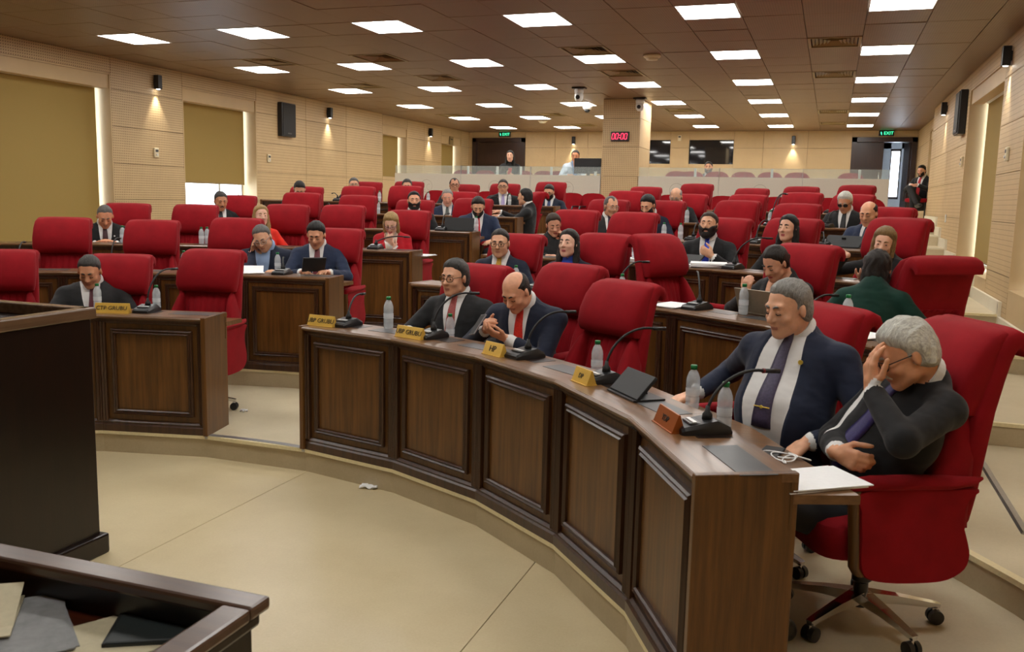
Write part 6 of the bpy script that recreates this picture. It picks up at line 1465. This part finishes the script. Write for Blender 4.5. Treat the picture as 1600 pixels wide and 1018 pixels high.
# window side
PR('maroon', (140, 424), 0, 'man in dark suit with maroon tie looking down, front row on the window side', face=(-14, 26, 0), body=0, h=M_, suit='charcoal', tie=(84, 18, 32), hair='short', hc='pepper', eyes=0, line=0.104, wide=1.08, skin=(198, 142, 108))
PR('phone', (410, 372), 1, 'grey balding man in navy jacket talking on a mobile phone', face=(-12, 26, 14), body=0, hr=0.62, seat_r=0.8, h=M_, suit='navy', shirt='blue', hair='short', hc='grey', line=0.115, eyes=0, glasses='metal', wide=1.1, fat=1.08,
   hands=dict(R=dict(w=(0.105, 0.035, -0.115), rel='head', d=(-0.12, 0.15, 1), n=(-1, 0.2, 0), curl=0.45, pole=(0.9, 0.2, -1)), L=dict(w=(-0.15, 0.36, 0.77))))
PR('reading', (494, 367), 1, 'man in blue suit with maroon tie reading a tablet below his desk', face=(-12, 24, 0), body=-4, h=M_, suit='blue', tie=(104, 36, 46), hair='short', hc='black', ht=0.013, eyes=0, skin=(206, 150, 118), wide=1.04,
   hands=dict(R=dict(w=(0.10, 0.36, 0.80), d=(-0.3, 0.8, 0.2)), L=dict(w=(-0.12, 0.36, 0.80), d=(0.3, 0.8, 0.2))))
PR('pin', (164, 338), 2, 'bald man in black suit with a lapel pin bending over his desk', face=(4, 32, 0), body=0, hr=0.6, h=M_, suit='black', tie=(60, 16, 24), hair='short', hc='grey', ht=0.004, line=0.115, eyes=0, wide=1.1, skin=(206, 142, 108), hands=dict(R=dict(w=(0.08, 0.36, 0.78)), L=dict(w=(-0.08, 0.36, 0.78))))
PR('orange', (408, 337), 2, 'woman with blonde hair and bright orange jacket in the third row', face=(12, 0, 0), body=10, hr=0.62, h=M_, suit='orange', shirt='cream', fem=1, hair='long', hc='blonde', locks=LONG[:4] + LONG[4:5], ht=0.012, skin=(220, 176, 152))
PR('redlady', (611, 349), 2, 'blonde woman in red jacket and purple glasses covering her mouth with her hand', face=(-8, 30, 0), body=-6, hr=0.6, h=M_, suit='red', shirt='cream', fem=1, hair='bob', hc='blonde', locks=BUN + BOB[:2], glasses='purple', eyes=0, ht=0.014, skin=(222, 176, 152),
   hands=dict(R=dict(w=(0.02, 0.115, -0.17), rel='head', d=(-0.2, 0.0, 1), n=(0, -1, 0), curl=0.85, pole=(0.7, 0.2, -1)), L=dict(w=(-0.02, 0.12, -0.24), rel='head', d=(0.3, 0.0, 1), n=(0, -1, 0), curl=0.9, pole=(-0.7, 0.2, -1))))
PR('moust', (345, 314), 3, 'man with moustache and black tie in front of the bright window', face=(14, 16, 0), body=8, h=M_, suit='black', tie=(20, 22, 30), hair='short', hc='pepper', moust=1, bc='dark', skin=(196, 138, 104))
PR('darkbeard', (647, 314), 3, 'man with thick dark beard and black suit looking straight out', face=(4, -2, 0), body=0, h=M_, suit='black', tie=(70, 14, 26), hair='quiff', hc='black', beard=0.008, fat=1.06, wide=1.1, skin=(208, 152, 120))
PR('redtie', (747, 323), 3, 'bearded man in blue suit with red tie looking down at his desk', face=(0, 28, 0), body=0, h=M_, suit='blue', tie=(196, 26, 46), hair='quiff', hc='dark', beard=0.006, eyes=0, ht=0.012, wide=1.08)
PR('bow', (468, 296), 4, 'dark-haired man in navy bowing his head near the window wall', face=(0, 34, 0), body=0, hr=0.6, h=F_, suit='navy', tie=(30, 30, 44), hair='short', hc='black', eyes=0)
PR('whiteL', (699, 309), 4, 'white-haired man in blue suit with grey tie in the fifth row', face=(0, 14, 0), body=0, h=F_, suit='blue', tie=(96, 104, 100), hair='short', hc='silver', line=0.115, skin=(220, 160, 134))
PR('turned', (820, 308), 4, 'man in black suit turned sideways at the aisle, seen from behind', face=(-118, 0, 0), body=-100, hr=0.62, seat_r=0.66, h=F_, suit='black', tie=(40, 40, 50), hair='short', hc='black', ht=0.012, hands=dict(R=dict(w=(0.12, 0.42, 0.86), d=(0, 1, 0.1)), L=dict(w=(-0.12, 0.36, 0.80), d=(0, 1, 0.1))))
PR('greyglass', (553, 289), 5, 'grey-haired man in glasses and navy suit in the back row', face=(4, 4, 0), body=0, h=F_, suit='navy', hair='short', hc='grey', glasses='metal')
PR('hidden', (636, 291), 5, 'man half hidden behind an empty chair in the back row', face=(0, 10, 0), body=0, h=F_, suit='black', hair='short', hc='pepper')
PR('square', (710, 290), 5, 'man with square black glasses and receding dark hair in the back row', face=(6, 0, 0), body=0, h=F_, suit='charcoal', tie=(50, 50, 56), hair='receding', hc='dark', glasses='black', skin=(196, 142, 112))
PR('stout', (786, 292), 5, 'stout man in black suit with lilac tie and black glasses', face=(-6, 2, 0), body=0, h=F_, suit='black', tie=(160, 146, 186), hair='short', hc='dark', glasses='black', fat=1.14, wide=1.14, belly=0.03)
PR('young', (858, 300), 5, 'young bearded man in navy suit and glasses looking down at the aisle end', face=(-14, 20, 0), body=-10, h=F_, suit='navy', tie=(48, 66, 112), hair='quiff', hc='dark', glasses='black', beard=0.005, eyes=0)
# gallery
g1 = at_y(797, 244, 17.0)
PR('gal1', (0, 0), 0, 'woman with long black hair leaning on the gallery counter with a phone', Rref=g1, tier=ZG, face=(-8, 0, 0), body=0, hr=0.7, seat_r=0.8, h=F_, suit='black', shirt='black', fem=1, hair='long', hc='black', locks=LONG, skin=(216, 166, 138), hands=dict(R=dict(w=(0.03, 0.42, 0.74), d=(0, 0.5, 0.5)), L=dict(w=(-0.06, 0.40, 0.72), d=(0.2, 0.6, 0.3))))
g2 = at_y(899, 244, 16.95)
PR('gal2', (0, 0), 0, 'man in pale shirt at the gallery counter with his hand on his chin', Rref=g2, tier=ZG, face=(-6, 6, 0), body=0, hr=0.7, seat_r=0.82, h=F_, suit='pale', shirt='blue', hair='short', hc='pepper', skin=(200, 140, 104), wide=1.04, hands=dict(L=dict(w=(-0.01, 0.11, -0.19), rel='head', d=(0, -0.1, 1), n=(0, -1, 0), curl=0.9), R=dict(w=(0.12, 0.40, 0.74))))
g3 = at_y(1107, 262, 18.0)
PR('gal3', (0, 0), 0, 'bearded man sitting low in the gallery under the wide booth glass', Rref=g3, tier=ZG, face=(-4, 0, 0), body=0, h=F_, suit='grey', shirt='white', hair='short', hc='dark', beard=0.005, bc='grey', pelvis_drop=0.06)
g4 = at_y(1440, 267, 20.3)
PR('gal4', (0, 0), 0, 'man in black suit and red tie sitting cross-legged by the open door', Rref=g4, tier=ZG, face=(-25, 12, 0), body=-30, h=F_, suit='black', tie=(190, 24, 40), hair='quiff', hc='black', beard=0.003, legs='cross', hands=dict(R=dict(w=(0.06, 0.30, 0.74), d=(-0.8, 0.5, 0)), L=dict(w=(-0.08, 0.32, 0.74), d=(0.8, 0.5, 0))), skin=(206, 150, 120))
q = PP['gal4']; rzg = q['rz']; guest(q['c'][0], q['c'][1], ZG, rzg, GUEST, 'red guest chair under the man by the open door', 'guest chairs along the partition')
for key, (pn) in ():
    pass
# things they hold or wear
def wpt(key, v):
    P = PP[key]; M = Matrix.Translation((P['c'][0], P['c'][1], P['zt'])) @ Matrix.Rotation(P['rz'], 4, 'Z'); return M @ Vector(v), M
def held_phone(loc, rot, label, mat=BLACK):
    r = empty('mobile_phone', tuple(loc), 0, label, 'phone'); r.rotation_euler = rot
    MB().bevbox(-0.036, 0.036, -0.075, 0.075, 0.0, 0.009, 0.003).build('body', mat, r); MB().bevbox(-0.032, 0.032, -0.07, 0.07, 0.009, 0.0098, 0.0003).build('glass', SCREEN, r)
w1 = DP(745, 508, 0, 0.42); held_phone((w1[0] + 0.01, w1[1], deskz0 + 0.13), (0.9, -0.2, -0.75), 'grey mobile phone held by the bald man with the red tie', plain('phone_grey', (0.25, 0.25, 0.26), 0.3, 0.6))
P = PP['phone']; hw, M = wpt('phone', P['H'] + P['HR'] @ np.array([0.098, 0.03, -0.02])); held_phone(hw, (PI / 2 - 0.3, 0, P['rz'] + PI / 2), 'black mobile phone held to the ear of the grey balding man')
hw, M = wpt('gal1', (0.0, 0.52, 0.80)); held_phone(hw, (1.0, 0, P['rz']), 'red mobile phone held over the gallery counter', plain('phone_red', hx((190, 50, 60)), 0.35))
hw, M = wpt('reading', (0.0, 0.46, 0.82)); r = empty('tablet', tuple(hw), PP['reading']['rz'], 'black tablet held upright by the reading man', 'tablet'); MB().bevbox(-0.1, 0.1, -0.006, 0.006, 0, 0.14, 0.003).build('body', BLACK, r, (0, 0, 0), (-0.5, 0, 0.3)); MB().bevbox(-0.09, 0.09, 0.006, 0.0075, 0.01, 0.13, 0.0005).build('glass', SCREEN, r, (0, 0, 0), (-0.5, 0, 0.3))
# lapel pins, tie clip, ring as parts of their wearers
def pin(key, x, u, mat, rad=0.008):
    P = PP[key]; p = P['march']([(x, P['Ls'] * u)])[0] + P['sf'] * 0.011
    a = Vector(P['sf']); MB().tube([Vector(p) - a * 0.004, Vector(p) + a * 0.003], rad, 10).build('lapel_pin', mat, P['o'], smooth=False)
YEL = plain('gold_pin', hx((236, 206, 90)), 0.3, 0.5)
pin('navy', -0.088, 0.80, YEL, 0.010); pin('pin', -0.09, 0.80, WHITE); pin('stout', -0.09, 0.82, WHITE)
P = PP['navy']; pts = P['march']([(-0.035, P['Ls'] * 0.48), (0.0, P['Ls'] * 0.48), (0.035, P['Ls'] * 0.48)]) + P['sf'] * 0.014
MB().tube([tuple(q) for q in pts], 0.0025, 6).build('tie_clip', YEL, P['o'], smooth=True); MB().lathe([(0.007, 0), (0.007, 0.003), (0, 0.004)], 12).xf(Matrix.Translation(pts[1]) @ Vector(P['sf']).to_track_quat('Z', 'Y').to_matrix().to_4x4()).build('tie_clip_disc', YEL, P['o'])
